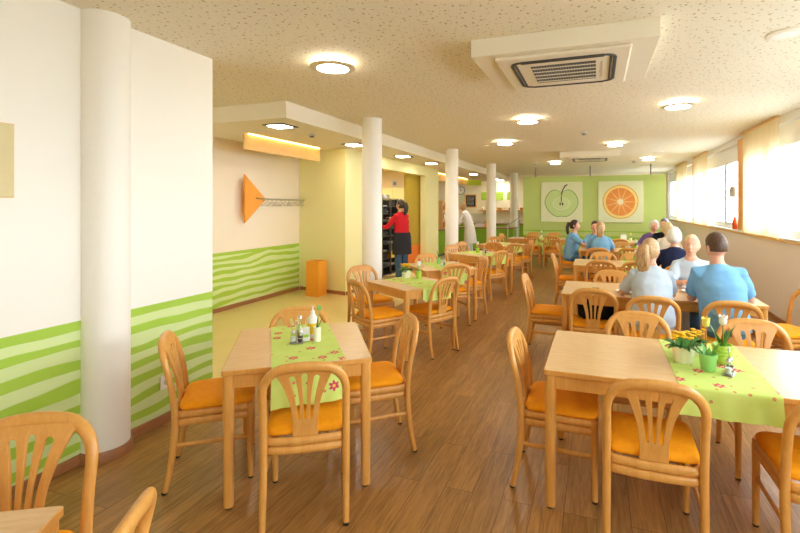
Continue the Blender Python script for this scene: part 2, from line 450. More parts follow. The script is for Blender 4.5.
# pillars between the windows carry orange panels
pil = [(-2.6, -2.3), (1.6, 2.1), (5.2, 5.7), (9.03, 9.5), (13.22, 13.6), (15.9, 16.35), (18.2, 18.6)]
for a, b in pil:
    struct('wall_right_pillar', bx(XR+.02, XR+.2, a, b, SILL, 2.76), 'frame_white')
k = 0
for (a, b), lab in zip(pil[3:6], ('broad orange panel on the window pillar right of the nearest open window', 'narrow orange panel on the second window pillar from the front', 'orange panel on the farthest window pillar beside the green partition')):
    tag(obj('pillar_panel', bx(XR-.03, XR+.019, a, b, SILL+.002, 2.80, .008), 'orange_panel'), lab, 'panel', 'orange panels on the window pillars')
wn = 0
for (a0, a1), (b0, b1) in zip(pil[:-1], pil[1:]):
    wn += 1; y0, y1 = a1, b0
    w = tag(bpy.data.objects.new('window_%d' % wn, None), kind='structure'); COL.objects.link(w); w.location = (XR+.12, y0, SILL)
    L = y1-y0; Hh = 2.76-SILL
    bm = nb(); f = .06
    n = max(1, round(L/1.25)); xs = [0]+[L*i/n for i in range(1, n)]+[L]
    box(bm, -.03, .03, 0, L, 0, f, .006); box(bm, -.03, .03, 0, L, Hh-.26, Hh, .006)
    for q in xs:
        c = min(max(q, f/2), L-f/2); box(bm, -.03, .03, c-f/2, c+f/2, f, Hh-.26, .006)
    for i in range(n):   # the casement inside each bay
        u0, u1 = xs[i]+f/2+.005, xs[i+1]-f/2-.005
        if i == 0: u0 += f/2
        if i == n-1: u1 -= f/2
        for (p0, p1, q0, q1) in ((u0, u1, f, f+.045), (u0, u1, Hh-.305, Hh-.26), (u0, u0+.045, f+.045, Hh-.305), (u1-.045, u1, f+.045, Hh-.305)):
            box(bm, -.052, -.012, p0, p1, q0, q1, .005)
    obj('window_frame', bm, 'frame_white', w)
    bm = nb(); box(bm, .0, .008, .03, L-.03, .03, Hh-.2)
    obj('pane', bm, 'pane', w)
    for i in range(n):
        bm = nb(); c = xs[i]+.085 if i else xs[i]+f+.03
        box(bm, -.066, -.052, c-.012, c+.012, .55, .67, .004); tube(bm, [(-.07, c, .61), (-.085, c, .61), (-.085, c, .48)], .008, 8)
        obj('window_handle', bm, 'steel', w, 40)

# curtains: pleated sheers on a ceiling track
def curtain(y0, y1, label, seed, pitch=.085):
    n = int((y1-y0)/pitch*10); bm = nb(); rnd = random.Random(seed)
    rows = []
    zz = [1.18, 1.5, 2.0, 2.5, 2.81]
    for z in zz:
        row = []
        for i in range(n+1):
            y = y0+(y1-y0)*i/n; a = .016+.006*math.sin(i*.37+seed)
            row.append(bm.verts.new((XR-.075+a*math.sin(2*PI*(y-y0)/pitch+.5*math.sin(i*.11+seed)), y, z)))
        rows.append(row)
    for a, b in zip(rows[:-1], rows[1:]):
        for i in range(n): bm.faces.new((a[i], a[i+1], b[i+1], b[i]))
    t = thing('curtain', label, 'curtain', (0, 0, 0), 0, 'sheer curtains along the windows')
    obj('fabric', bm, 'curtain', t, 180)
    obj('curtain_track', bx(XR-.1, XR-.05, y0-.02, y1+.02, 2.825, 2.858, .004), 'pale_wood', t)
    obj('hem_bar', bx(XR-.082, XR-.068, y0, y1, 1.155, 1.18, .003), 'pale_wood', t)
curtain(7.45, 9.02, 'wide cream sheer curtain nearest the camera, beside the broad orange panel', 1)
curtain(11.70, 13.2, 'cream sheer curtain in front of the second window, before the narrow orange panel', 2)
curtain(14.2, 15.9, 'cream sheer curtain farthest down the window wall, near the green partition', 3)
t = thing('window_sensor', 'grey rounded box fixed to the edge of the broad orange panel', 'box', (XR-.06, 9.72, 1.88))
bm = nb(); box(bm, -.03, .05, -.07, .07, -.1, .1, .03, 4); obj('housing', bm, 'grey', t, 40)
bm = nb(); tube(bm, [(0, .06, .03), (-.02, .35, .03)], .008, 8); obj('arm', bm, 'grey', t, 40)
t = thing('bottle', 'red-orange spray bottle standing on the window sill by the orange panel', 'bottle', (XR+.0, 9.78, SILL))
bm = nb(); lathe(bm, [(.03, 0), (.045, .01), (.045, .16), (.02, .21), (.02, .23)]); obj('body', bm, plain('red_orange_plastic', (226, 84, 30), .3), t, 60)
bm = nb(); lathe(bm, [(.018, .23), (.018, .27), (.012, .28), (.012, .36)]); obj('nozzle', bm, plain('green_plastic', (90, 150, 80), .4), t, 60)

# ------------------------------------------------------------------ ceiling equipment
def round_lamp(x, y, label):
    t = thing('ceiling_lamp', label, 'lamp', (x, y, ZC), 0, 'round ceiling lamps')
    bm = nb(); lathe(bm, [(.105, -.045), (.105, -.0005)], seg=40); obj('light_ring', bm, emit_side, t, 40)
    bm = nb(); lathe(bm, [(.135, -.062), (.19, -.056), (.19, -.046), (.107, -.046)], seg=48, cap=False)
    obj('bezel', bm, 'lamp_ring', t, 40)
    bm = nb(); lathe(bm, [(.0, -.068), (.08, -.068), (.135, -.0625), (.135, -.05), (.0, -.05)], seg=48, cap=False); obj('diffuser', bm, 'lamp_glow', t, 60)
emit_side = emit('lamp_side_glow', (255, 246, 228), 30)
for x, y, l in ((-2.14, 3.40, 'round ceiling lamp nearest the camera, above the left tables'), (.91, 6.1, 'round ceiling lamp nearest the windows, right of the near air conditioner'),
    (-.92, 6.49, 'round ceiling lamp just beyond the near air conditioner on its left'), (-1.65, 8.64, 'round ceiling lamp by the second column from the front of the row'),
    (.33, 9.57, 'round ceiling lamp on the near right of the far air conditioner'), (-1.1, 13.1, 'round ceiling lamp above and left of the apple picture'),
    (1.23, 12.8, 'round ceiling lamp farthest down on the window side'), (-4.4, 3.3, 'added round fill lamp in the coat recess, unseen behind the left wall')):  # the recess lamp is added out of view to brighten the recess wall
    round_lamp(x, y, l)
def ac(x, y, label, w=.64):
    t = thing('air_conditioner', label, 'air conditioner', (x, y, 2.73), 0, 'ceiling air conditioners')
    obj('ceiling_box', bx(-w, w, -.54, .54, 0, ZC-2.731, .003), 'ceil_smooth', t)
    bm = nb(); box(bm, -.475, .475, -.475, .475, -.026, -.0005, .012); obj('cassette', bm, 'ac_white', t)
    bm = nb()   # four air slots around the intake
    for q in range(4):
        m = Matrix.Rotation(q*PI/2, 4, 'Z')
        for v0, v1 in ((.335, .352), (.36, .385)):
            vs = box(bm, -.30, .30, v0, v1, -.034, -.02, .004)
        new = [v for v in bm.verts if not v.tag]
        bmesh.ops.transform(bm, matrix=m, verts=new)
        for v in bm.verts: v.tag = True
    for q in range(4):
        c = q*PI/2
        cx, cy = .30*(1 if q in (0, 3) else -1), .30*(1 if q in (0, 1) else -1)
        arc = [(cx+.062*math.cos(c+R(90)*i/8), cy+.062*math.sin(c+R(90)*i/8), -.027) for i in range(9)]
        tube(bm, arc, (.006, .02), 8, side=(0, 0, 1))
    obj('air_slot', bm, 'ac_dark', t)
    bm = nb(); box(bm, -.24, .24, -.24, .24, -.031, -.02)
    gr = obj('intake_grille', bm, 'ac_dark', t)
    bm = nb()
    for i in range(5): c = -.24+.096*i+.048; box(bm, -.24, .24, c-.007, c+.007, -.036, -.0312)
    for i in range(25): c = -.24+.02*i; box(bm, c-.0007, c+.0007, -.24, .24, -.033, -.0312)
    obj('louvre', bm, 'ac_white', gr)
    bm = nb(); box(bm, .28, .286, -.2, .2, -.03, -.0262); box(bm, .262, .27, .05, .06, -.03, -.0262); obj('seam', bm, 'grey', t)
ac(-.248, 3.84, 'square air conditioning cassette in a white ceiling box, nearest the camera')
ac(-.16, 11.34, 'far air conditioning cassette in a white ceiling box, before the green partition')
for x, y, z, l in ((-.205, 8.03, ZC, 'small white smoke detector on ceiling between the round lamps'), (-3.88, 5.61, ZL, 'smoke detector under the lowered ceiling by the wooden light board'), (-1.67, 13.4, ZC, 'tiny smoke detector on ceiling near the left rod of the green partition'), (.95, 13.6, ZC, 'tiny smoke detector on ceiling above the orange picture')):
    t = thing('smoke_detector', l, 'smoke detector', (x, y, z), 0, 'smoke detectors')
    bm = nb(); lathe(bm, [(.055, -.0005), (.055, -.02), (.04, -.03)][::-1], seg=24); obj('base', bm, 'grey', t, 40)
    bm = nb(); lathe(bm, [(.03, -.05), (.034, -.0302)], seg=20); obj('sensor', bm, 'dark_steel', t, 40)
for x, y, l in ((1.27, 3.92, 'round white flush loudspeaker in the ceiling nearest the windows'), (1.32, 11.5, 'round flush loudspeaker in the ceiling far down the window side'), (-2.2, 9.2, 'round flush loudspeaker in the ceiling beside the column row')):
    t = thing('ceiling_speaker', l, 'speaker', (x, y, ZC), 0, 'ceiling speakers')
    bm = nb(); lathe(bm, [(.085, -.014), (.11, -.01), (.112, -.0005)], seg=36); obj('rim', bm, 'ac_white', t, 40)
    bm = nb(); lathe(bm, [(.08, -.017), (.082, -.0142)], seg=36); obj('grille', bm, 'white', t, 40)
for x, y, l in ((-3.86, 4.89, 'square recessed downlight nearest the camera under the lowered ceiling'), (-3.86, 6.80, 'square downlight just left of the first column'), (-3.8, 8.72, 'square downlight just right of the first column'),
    (-3.78, 10.37, 'square downlight above the yellow pier'), (-3.78, 14.38, 'square downlight between the second and third columns'), (-3.7, 17.3, 'square downlight between the third and fourth columns, the nearer'), (-3.66, 18.2, 'square downlight farthest away, next to the fourth column'), (-5.9, 14.4, 'square downlight above the shelf of jars'), (-6.1, 17.0, 'square downlight deep in the serving hall, left of the menu board')):
    t = thing('downlight', l, 'lamp', (x, y, ZL), 0, 'square downlights')
    bm = nb(); box(bm, -.16, .16, -.16, .16, -.014, -.0005, .004); obj('frame', bm, 'dark_steel', t)
    bm = nb(); box(bm, -.11, .11, -.11, .11, -.018, -.0142); obj('diffuser', bm, 'spot_glow', t)
def cove(y0, y1, label):
    t = thing('cove_light', label, 'light', (-4.72, y0, ZL), 0, 'wooden light boards')
    obj('wooden_board', bx(-.03, 0, 0, y1-y0, -.235, -.0005, .003), 'pale_wood', t)
    obj('light_strip', bx(.014, .03, .06, y1-y0-.06, -.012, -.0005), 'strip_glow', t)
cove(5.2, 7.08, 'maple board lit by a hidden strip, hanging above the coat rack')
cove(12.75, 17.0, 'long maple light board above the serving counter behind the columns')
# ------------------------------------------------------------------ chairs
def interp(tab, x):
    for (a, b), (c, d) in zip(tab[:-1], tab[1:]):
        if x <= c: return b+(d-b)*max(0, min(1, (x-a)/(c-a)))
    return tab[-1][1]
PROF = [(0, -.245), (.12, -.218), (.25, -.200), (.38, -.192), (.48, -.195), (.60, -.212), (.72, -.240), (.80, -.262), (.87, -.284)]
def py(z): return interp(PROF, z)

def splat_mesh():
    cu = bpy.data.curves.new('s', 'CURVE'); cu.dimensions = '2D'; cu.fill_mode = 'BOTH'; cu.extrude = .0055; cu.bevel_depth = .0018; cu.bevel_resolution = 1
    z0, z1 = .452, .815
    def hw(z):
        t = (z-z0)/(z1-z0); return .060+.088*max(0, t-.12)**2.1/(.88**2.1)
    def add(pts):
        s = cu.splines.new('POLY'); s.points.add(len(pts)-1); s.use_cyclic_u = True
        for p, q in zip(s.points, pts): p.co = (q[0], q[1], 0, 1)
    N = 22
    zs = [z0+(z1-z0)*i/N for i in range(N+1)]
    top = [(.148*math.cos(R(a)), z1+.006*math.sin(R(a))) for a in range(20, 161, 20)]
    add([(hw(z), z) for z in zs]+top+[(-hw(z), z) for z in zs[::-1]])
    for u in (-.5, 0, .5):
        a, b = .540, .776-.012*abs(u)*2
        pts = []
        zz = [a+(b-a)*i/14 for i in range(15)]
        def w(z): return .0088+.0075*((z-a)/(b-a))**1.3
        for z in zz: pts.append((u*hw(z)*.98+w(z), z))
        for q in range(30, 180, 30): pts.append((u*hw(b)*.98+w(b)*math.cos(R(q)), b+w(b)*math.sin(R(q))))
        for z in zz[::-1]: pts.append((u*hw(z)*.98-w(z), z))
        for q in range(210, 360, 30): pts.append((u*hw(a)*.98+w(a)*math.cos(R(q)), a+w(a)*math.sin(R(q))))
        add(pts[::-1])
    o = bpy.data.objects.new('s', cu); COL.objects.link(o)
    me = bpy.data.meshes.new_from_object(o.evaluated_get(bpy.context.evaluated_depsgraph_get()))
    bpy.data.objects.remove(o); bpy.data.curves.remove(cu); me.materials.clear()
    for v in me.vertices:
        x, z, y = v.co; v.co = (x, py(z)+.004-y+.035*x*x/.02*.02*-1, z)
    me.flip_normals() if hasattr(me, 'flip_normals') else None
    return me

def make_chair():
    t = thing('dining_chair', 'x', 'chair')
    # cushion
    bm = nb(); rows = []
    for ins, z in ((.012, .448), (.0, .456), (-.002, .466), (.003, .477), (.014, .486), (.04, .492), (.10, .496), (.16, .497)):
        pts = rrect(-.208+ins, .208-ins, -.178+ins, .222-ins, max(.012, .055-ins*.3), 6)
        rows.append([bm.verts.new((x*(1-.05*(.222-y)/.4), y, z)) for x, y in pts])
    for a, b in zip(rows[:-1], rows[1:]): ring_faces(bm, a, b)
    bm.faces.new(rows[0][::-1]); bm.faces.new(rows[-1])
    obj('seat', bm, 'seat', t, 180)
    # two stacked rounded rails around the seat
    bm = nb()
    for z in (.384, .428):
        pts = [(x*(1-.05*(.21-y)/.4), y-(.012*(1-(x/.2)**2) if y < -.15 else 0), z) for x, y in rrect(-.197, .197, -.186, .208, .03, 4)]
        # subdivide the long straight runs so the rear rail can bow
        q = []
        for a, b in zip(pts, pts[1:]+pts[:1]):
            q.append(a); L = math.dist(a, b)
            if L > .1:
                for k in range(1, 6):
                    x = a[0]+(b[0]-a[0])*k/6; y = a[1]+(b[1]-a[1])*k/6
                    if y < -.15: y = -.186-.014*(1-(x/.19)**2)
                    q.append((x, y, z))
        tube(bm, q, (.0225, .014), 10, side=(0, 0, 1), closed=True)
    obj('seat_frame', bm, 'beech', t, 180)
    # bent back frame: one loop from seat rail over the arch and back down
    bm = nb(); pts = []; rr = []
    X, Rr, zt = .203, .125, .838
    def fr(x, z, k): pts.append((x, py(z)-.012*(1-(x/X)**2)*(1 if z > .7 else 0), z)); rr.append((.0195+.007*k, .0175+.001*k))
    zb = [.36, .45, .54, .60, .66]
    for z in zb: fr(-X, z, 0)
    for i in range(0, 9):
        a = R(180-i*90/8); fr(-X+Rr+Rr*math.cos(a), zt-.15+.137*math.sin(a), i/8)
    for x in (-.045, 0, .045): fr(x, zt-.013+.006*(1-(x/.08)**2), 1)
    for i in range(0, 9):
        a = R(90-i*90/8); fr(X-Rr+Rr*math.cos(a), zt-.15+.137*math.sin(a), 1-i/8)
    for z in zb[::-1]: fr(X, z, 0)
    # side hint: in-plane normal of the loop
    P = [Vector(p) for p in pts]; rows = []
    for i, p in enumerate(P):
        d = (P[min(i+1, len(P)-1)]-P[max(i-1, 0)]).normalized(); back = Vector((0, -1, -.25)); back = (back-d*back.dot(d)).normalized(); inn = d.cross(back)
        rows.append([bm.verts.new(p+inn*(rr[i][0]*math.cos(2*PI*k/12))+back*(rr[i][1]*math.sin(2*PI*k/12))) for k in range(12)])
    for a, b in zip(rows[:-1], rows[1:]): ring_faces(bm, a, b)
    bm.faces.new(rows[0][::-1]); bm.faces.new(rows[-1])
    bmesh.ops.recalc_face_normals(bm, faces=bm.faces)
    obj('back_frame', bm, 'beech', t, 60)
    obj('back_splat', splat_mesh(), 'beech', t, 35)
    for s in (-1, 1):
        bm = nb(); tube(bm, [(s*X, py(z), z) for z in (.012, .1, .2, .3, .36)], [.0155, .0168, .018, .0192, .0196], 12, side=(1, 0, 0))
        l = obj('leg', bm, 'beech', t, 60)
        bm = nb(); lathe(bm, [(.013, 0), (.0145, .002), (.0145, .012)], (s*X, py(0), 0), 12); obj('foot_cap', bm, 'black', l, 40)
        bm = nb(); tube(bm, [(s*.197, .205, .012), (s*.197, .203, .2), (s*.197, .2, .40), (s*.196, .199, .447)], [.0155, .0175, .0195, .0195], 12, side=(1, 0, 0), round_ends=False)
        l = obj('leg', bm, 'beech', t, 60)
        bm = nb(); lathe(bm, [(.013, 0), (.0145, .002), (.0145, .012)], (s*.197, .205, 0), 12); obj('foot_cap', bm, 'black', l, 40)
        bm = nb(); tube(bm, [(s*.2, -.2, .262), (s*.197, .2, .25)], (.013, .009), 10, side=(0, 0, 1)); obj('stretcher', bm, 'beech', t, 60)
    return t

CHAIR = None
def chair(x, y, head, label, group, at_top=True):
    """head: direction the sitter faces, in degrees; (x, y) is the top of the back when at_top, else the seat centre"""
    global CHAIR
    if CHAIR is None:
        CHAIR = make_chair(); c = CHAIR
    else:
        c = copy_tree(CHAIR, None, ('foot_cap',) if y > 6.2 else ())
    d = Vector((math.cos(R(head)), math.sin(R(head))))
    if at_top and y > 3.2: x *= 1.017; y *= 1.017
    if at_top: x += d.x*.284; y += d.y*.284
    c.location = (x, y, 0); c.rotation_euler = (0, 0, R(head-90)); c['label'] = label; c['group'] = group
    return c

# ------------------------------------------------------------------ tables
TT = .745
PROTO_T = {}
def make_table(w, d):
    t = thing('dining_table', 'x', 'table')
    bm = nb(); pts = rrect(-w/2, w/2, -d/2, d/2, .012, 4)
    rows = [[bm.verts.new((x*(1-i*2/w), y*(1-i*2/d), z)) for x, y in pts] for i, z in ((.003, TT-.028), (0, TT-.025), (0, TT-.003), (.003, TT))]
    for a, b in zip(rows[:-1], rows[1:]): ring_faces(bm, a, b, 1)
    bm.faces.new(rows[0][::-1]); bm.faces.new(rows[-1])
    obj('table_top', bm, ['beech_top', 'beech'], t, 30)
    lx, ly = w/2-.034, d/2-.034
    bm = nb(); h0, h1 = TT-.10, TT-.0285
    for s in (-1, 1):
        box(bm, -lx+.028, lx-.028, s*(ly+.008)-.011, s*(ly+.008)+.011, h0, h1, .002)
        box(bm, s*(lx+.008)-.011, s*(lx+.008)+.011, -ly+.028, ly-.028, h0, h1, .002)
    obj('apron', bm, 'beech', t)
    for sx in (-1, 1):
        for sy in (-1, 1):
            bm = nb(); rows = []
            for z, r in ((.012, .025), (.3, .0275), (TT-.0285, .029)):
                rows.append([bm.verts.new((sx*lx+x, sy*ly+y, z)) for x, y in rrect(-r, r, -r, r, r*.72, 4)])
            for a, b in zip(rows[:-1], rows[1:]): ring_faces(bm, a, b)
            bm.faces.new(rows[0][::-1]); bm.faces.new(rows[-1])
            l = obj('leg', bm, 'beech', t, 50)
            bm = nb(); lathe(bm, [(.018, 0), (.02, .012)], (sx*lx, sy*ly, 0), 14); obj('foot_cap', bm, 'black', l, 40)
    return t
def table(cx, cy, w, d, ang, label, group):
    k = (round(w, 2), round(d, 2))
    if k not in PROTO_T: t = PROTO_T[k] = make_table(w, d)
    else: t = copy_tree(PROTO_T[k])
    t.location = (cx, cy, 0); t.rotation_euler = (0, 0, R(ang)); t['label'] = label; t['group'] = group
    return t
def runner(cx, cy, ang, w, d, drop0, drop1, label, off=0., seed=0):
    """cloth across the table's depth d, hanging over both edges"""
    bm = nb(); uvl = bm.loops.layers.uv.new('UVMap'); h = d/2+.004; z = TT+.0022
    path = []
    for i in range(6): path.append((-h-.004, z-.014-drop0*(1-i/5)))
    for a in (30, 60): path.append((-h-.004+.013*(1-math.cos(R(a))), z-.014+.014*math.sin(R(a))))
    for i in range(17): path.append((-h+.01+(2*h-.02)*i/16, z))
    for a in (60, 30): path.append((h+.004-.013*(1-math.cos(R(a))), z-.014+.014*math.sin(R(a))))
    for i in range(6): path.append((h+.004, z-.014-drop1*i/5))
    n = 24; grid = []; S = 0; ss = [0]
    for a, b in zip(path[:-1], path[1:]): S += math.dist(a, b); ss.append(S)
    rnd = random.Random(seed); ph = rnd.random()*6
    for (y, zz) in path:
        row = []
        for i in range(n+1):
            u = i/n; x = off-w/2+w*u
            k = max(0, min(1, (z-.02-zz)/.15))
            wy = k*(.008*math.sin(u*11+ph)+.006*math.sin(u*23+ph*2)+.010)
            row.append(bm.verts.new((x+k*.01*(u-.5), y+(wy if y > 0 else -wy), zz)))
        grid.append(row)
    for j in range(len(path)-1):
        for i in range(n):
            f = bm.faces.new((grid[j][i], grid[j][i+1], grid[j+1][i+1], grid[j+1][i]))
            for lp, (jj, ii) in zip(f.loops, ((j, i), (j, i+1), (j+1, i+1), (j+1, i))): lp[uvl].uv = (seed*3.1+w*ii/n, seed*1.7+ss[jj])
    shell(bm, .0016)
    o = obj('table_runner', bm, 'runner', None, 60); o.location = (cx, cy, 0); o.rotation_euler = (0, 0, R(ang))
    return tag(o, label, 'table runner', 'lime flowered table runners')

GL, GR = 'tables set diagonally along the columns', 'long tables in the window row'
# corner table, bottom left of the view
def rot(a, x, y): return (x*math.cos(R(a))-y*math.sin(R(a)), x*math.sin(R(a))+y*math.cos(R(a)))
a0 = 30; q = rot(a0, -.43, -.4)
table(-1.468+q[0], .897+q[1], .86, .8, a0, 'bare beech table nearest the camera, only one corner in view at bottom left', GL)
A1 = 35.6
C1 = (-1.795, 2.47)
table(*C1, .8, .86, A1, 'square beech table with flowered runner and condiments, in front of the left wall', GL)
runner(-1.785, 2.495, 39.5, .40, .87, .21, .14, 'lime flowered runner over the square table before the left wall, under the condiments', .0, 1)
C2 = (-2.005, 4.839)
table(*C2, .72, .80, 58, 'beech table turned cornerwise by the first column, with pot plant on its runner', GL)
runner(*C2, 58, .38, .80, .13, .13, 'lime flowered runner on the cornerwise table by the first column, under a pot plant', 0.05, 2)
C3 = (-2.16, 6.32)
table(*C3, .8, .86, 41, 'beech table behind the cornerwise one, third along the column side', GL)
runner(*C3, 41, .40, .86, .2, .14, 'lime runner on the third column side table, its flowered end hanging toward the camera', 0.02, 3)
C4 = (-2.03, 8.22)
table(*C4, .86, .86, 60, 'beech table before the second column, fourth along the column side', GL)
runner(*C4, 60, .40, .86, .15, .12, 'lime runner on the fourth table along the column side, before the second column', 0, 4)
C5 = (-2.05, 10.4)
table(*C5, .86, .86, 64, 'beech table fifth along the column side, mostly hidden by chair backs', GL)
runner(*C5, 64, .40, .86, .15, .12, 'lime runner on the fifth table along the column side, glimpsed through chair backs', 0, 5)
table(-1.42, 12.62, 1.72, .83, 0, 'far table in front of the apple picture end of the green partition', GR)
runner(-1.42, 12.62, 0, .42, .83, .15, .15, 'lime runner on the far table below the apple picture', .1, 6)
RX = .59
for y, l in ((2.905, 'long beech table in the right foreground with flowered runner and flower pots'), (5.14, 'long beech table where man in blue and ponytailed woman sit'),
             (7.48, 'long beech table third from the front in the window row, between empty chairs'), (9.78, 'long beech table where two women in blue scrubs sit'), (12.2, 'long table farthest back in the window row, under the orange picture')):
    table(RX if y < 3 or y > 12 else .54, y, 1.72 if y < 3 or y > 12 else 1.76, .83, 0, l, GR)
runner(RX, 2.905, 0, .42, .83, .12, .145, 'lime flowered runner on the long foreground table under the flower pots', 0, 7)
runner(RX, 7.48, 0, .42, .83, .145, .145, 'lime runner across the third long table of the window row', 0, 8)
runner(RX, 9.78, 0, .42, .83, .145, .145, 'lime runner across the table of the two women in blue scrubs', .05, 9)
runner(RX-.05, 12.2, 0, .42, .83, .145, .145, 'lime runner on the farthest long table under the orange picture', 0, 10)

GC = 'beech dining chairs with orange seats'
for x, y, h, l in (
    (-1.95, 1.10, -60, 'chair cut by the left picture edge, its fan back rising behind the corner table'),
    (-1.10, .82, 210, 'chair whose bare arched back alone shows at the bottom edge, right of the corner table'),
    (-1.355, 1.895, 121.6, 'chair with its back to the camera at the square table before the left wall'),
    (-2.45, 2.035, 40, 'chair by the striped left wall, facing the square table from its left'),
    (-1.225, 2.975, 218, 'chair in right side view at the square table, on the aisle side'),
    (-2.134, 2.932, -56, 'chair facing the camera on the far side of the condiment table'),
    (-2.84, 5.16, -34, 'chair facing the camera beside the foot of the first column'),
    (-2.34, 4.12, 56, 'chair with back to camera on the left of the cornerwise pot plant table'),
    (-1.49, 4.62, 155, 'chair on the aisle side of the cornerwise pot plant table, tilted fan back toward us'),
    (-2.56, 6.80, -49, 'chair facing the camera behind the third column side table, below woman in red'),
    (-1.73, 5.72, 128, 'chair with back to camera through whose slats a hanging runner with a red flower shows'),
    (-1.60, 6.74, 215, 'chair seen edge on at the aisle end of the third column side table'),
    (-1.52, 7.66, 150, 'chair with pale sunlit fan back on the aisle, at the fourth column side table'),
    (-2.66, 8.44, -28, 'chair with whitish fan back right in front of the second column'),
    (-2.04, 9.42, 112, 'dark chair back seen just behind the runner of the fourth column side table'),
    (-1.56, 9.25, 125, 'chair with back to camera at the fifth column side table, nearest the aisle'),
    (-2.72, 9.34, -15, 'small chair in side view at the feet of the person in the white coat'),
    (-2.36, 11.1, -70, 'chair facing the camera in front of the third column'),
    (-1.36, 10.28, 205, 'chair turned sideways on the aisle at the fifth column side table'),
    (-2.5, 12.47, -10, 'chair in side view in front of the fourth column, at the far table'),
    (-1.08, 11.85, 90, 'right one of two chairs with backs to camera at table below apple picture'),
    (-1.60, 11.95, 90, 'left one of two chairs with backs to camera at table below apple picture'),
    (-1.72, 13.42, -90, 'chair facing the camera across the far table, on its left, against the green partition'),
    (-1.15, 13.42, -90, 'chair facing the camera across the far table, on its right, against the green partition'),
    ):
    chair(x, y, h, l, GC)
for x, y, h, l in (
    (.246, 2.50, 90, 'chair with its back to the camera at the long foreground table, left of the runner'),
    (.955, 2.515, 90, 'chair cut by the right picture edge at the long foreground table'),
    (.275, 3.34, -90, 'chair facing the camera across the long foreground table, left of the pot plants'),
    (.985, 3.35, -90, 'chair facing the camera across the long foreground table, right of the tulips'),
    (-.215, 2.83, 0, 'chair in side view at the left end of the long foreground table'),
    (-.035, 4.79, 90, 'chair with a black backpack on its seat'),
    (.45, 4.56, 90, 'chair on which the ponytailed woman in pale blue sits'),
    (1.04, 4.56, 90, 'chair on which the man in blue sits'),
    (.17, 5.58, -90, 'empty chair facing the camera on the far side of the man in blue\'s table'),
    (.93, 5.72, -90, 'chair of the fair woman who faces the camera'),
    (-.50, 5.2, 0, 'chair in side view on the aisle, left of the chair with the backpack'),
    (1.66, 5.06, 205, 'chair against the window wall at the right end of the table, behind man in blue'),
    (.054, 7.19, 90, 'left empty chair with back to camera at the third long table'),
    (.53, 7.21, 90, 'empty chair with back to camera at the third long table, right behind the ponytail'),
    (1.02, 6.9, 90, 'chair on which the white-haired woman in navy sits'),
    (.095, 7.87, -90, 'empty chair facing the camera on the left of the third long table'),
    (.56, 7.87, -90, 'empty chair facing the camera at the third long table, right of its neighbour'),
    (-.40, 7.6, 0, 'chair in side view on the aisle at the end of the third long table'),
    (.02, 9.2, 90, 'chair of the blond woman in blue scrubs with her back to us'),
    (.57, 9.38, 90, 'empty chair beside the blond woman in blue scrubs'),
    (1.22, 9.2, 90, 'chair of the fair-haired woman in off-white'),
    (-.02, 10.38, -90, 'chair of the person facing us across from the blond woman in scrubs'),
    (.52, 10.22, -90, 'empty chair facing the camera across the table from the blond woman in scrubs'),
    (.98, 10.55, -90, 'chair of the white-haired woman in purple'),
    (1.32, 10.34, -90, 'chair of the grey-haired man in black'),
    (-.50, 9.8, 0, 'chair of the dark-haired woman in scrubs at the aisle'),
    (-.12, 11.72, 90, 'left chair with back to camera at the farthest long table'),
    (.50, 11.74, 90, 'middle chair with back to camera at the farthest long table'),
    (1.15, 11.72, 90, 'right chair with back to camera at the farthest long table'),
    ):
    chair(x, y, h, l, GC, False)
# ------------------------------------------------------------------ people
def smooth01(a, b, x):
    t = max(0, min(1, (x-a)/(b-a))); return t*t*(3-2*t)

def head_into(bm, Mx, mi=0):
    """skull, jaw, brow, nose, ears; Mx maps head space (x right, y face, z up, origin mid-head) to person space"""
    q = bmesh.ops.create_uvsphere(bm, u_segments=40, v_segments=28, radius=1)
    for v in q['verts']:
        x, y, z = v.co
        X, Y, Z = x*.075, y*.094, z*.115
        if z < -.15:
            t = smooth01(.15, 1, -z); X *= 1-.30*t; Y = Y*(1-.10*t)+.012*t
            if y < 0: Y *= 1-.35*t
        if z > .2: X *= 1+.03
        for sx in (-1, 1):     # eye sockets
            g = math.exp(-(((X-sx*.031)/.017)**2+((Z-.010)/.012)**2))
            if y > 0: Y -= .009*g
        if y > 0:
            Y += .004*math.exp(-((Z-.032)/.012)**2-(X/.05)**2)     # brow
            Y += .004*math.exp(-((Z+.098)/.018)**2-(X/.025)**2)     # chin
        v.co = Mx @ Vector((X, Y, Z))
    f = lambda *p: Mx @ Vector(p)
    tube(bm, [f(0, .083, .018), f(0, .096, -.008), f(0, .107, -.026), f(0, .094, -.034)], [.007, .009, .0125, .008], 10, round_ends=True)
    for s in (-1, 1):
        ellip(bm, f(s*.009, .095, -.03), (.008, .008, .007), None, 10, 8)
        e = Matrix.Rotation(s*R(18), 3, 'Z') @ Matrix.Rotation(R(-8), 3, 'X')
        ellip(bm, f(s*.079, -.006, -.004), (.009, .018, .031), Mx.to_3x3() @ e, 12, 10)
    tube(bm, [f(-.02, .083, -.061), f(0, .0935, -.058), f(.02, .083, -.061)], [.004, .007, .004], 8, round_ends=True)
    tube(bm, [f(-.017, .083, -.068), f(0, .092, -.070), f(.017, .083, -.068)], [.004, .007, .004], 8, round_ends=True)

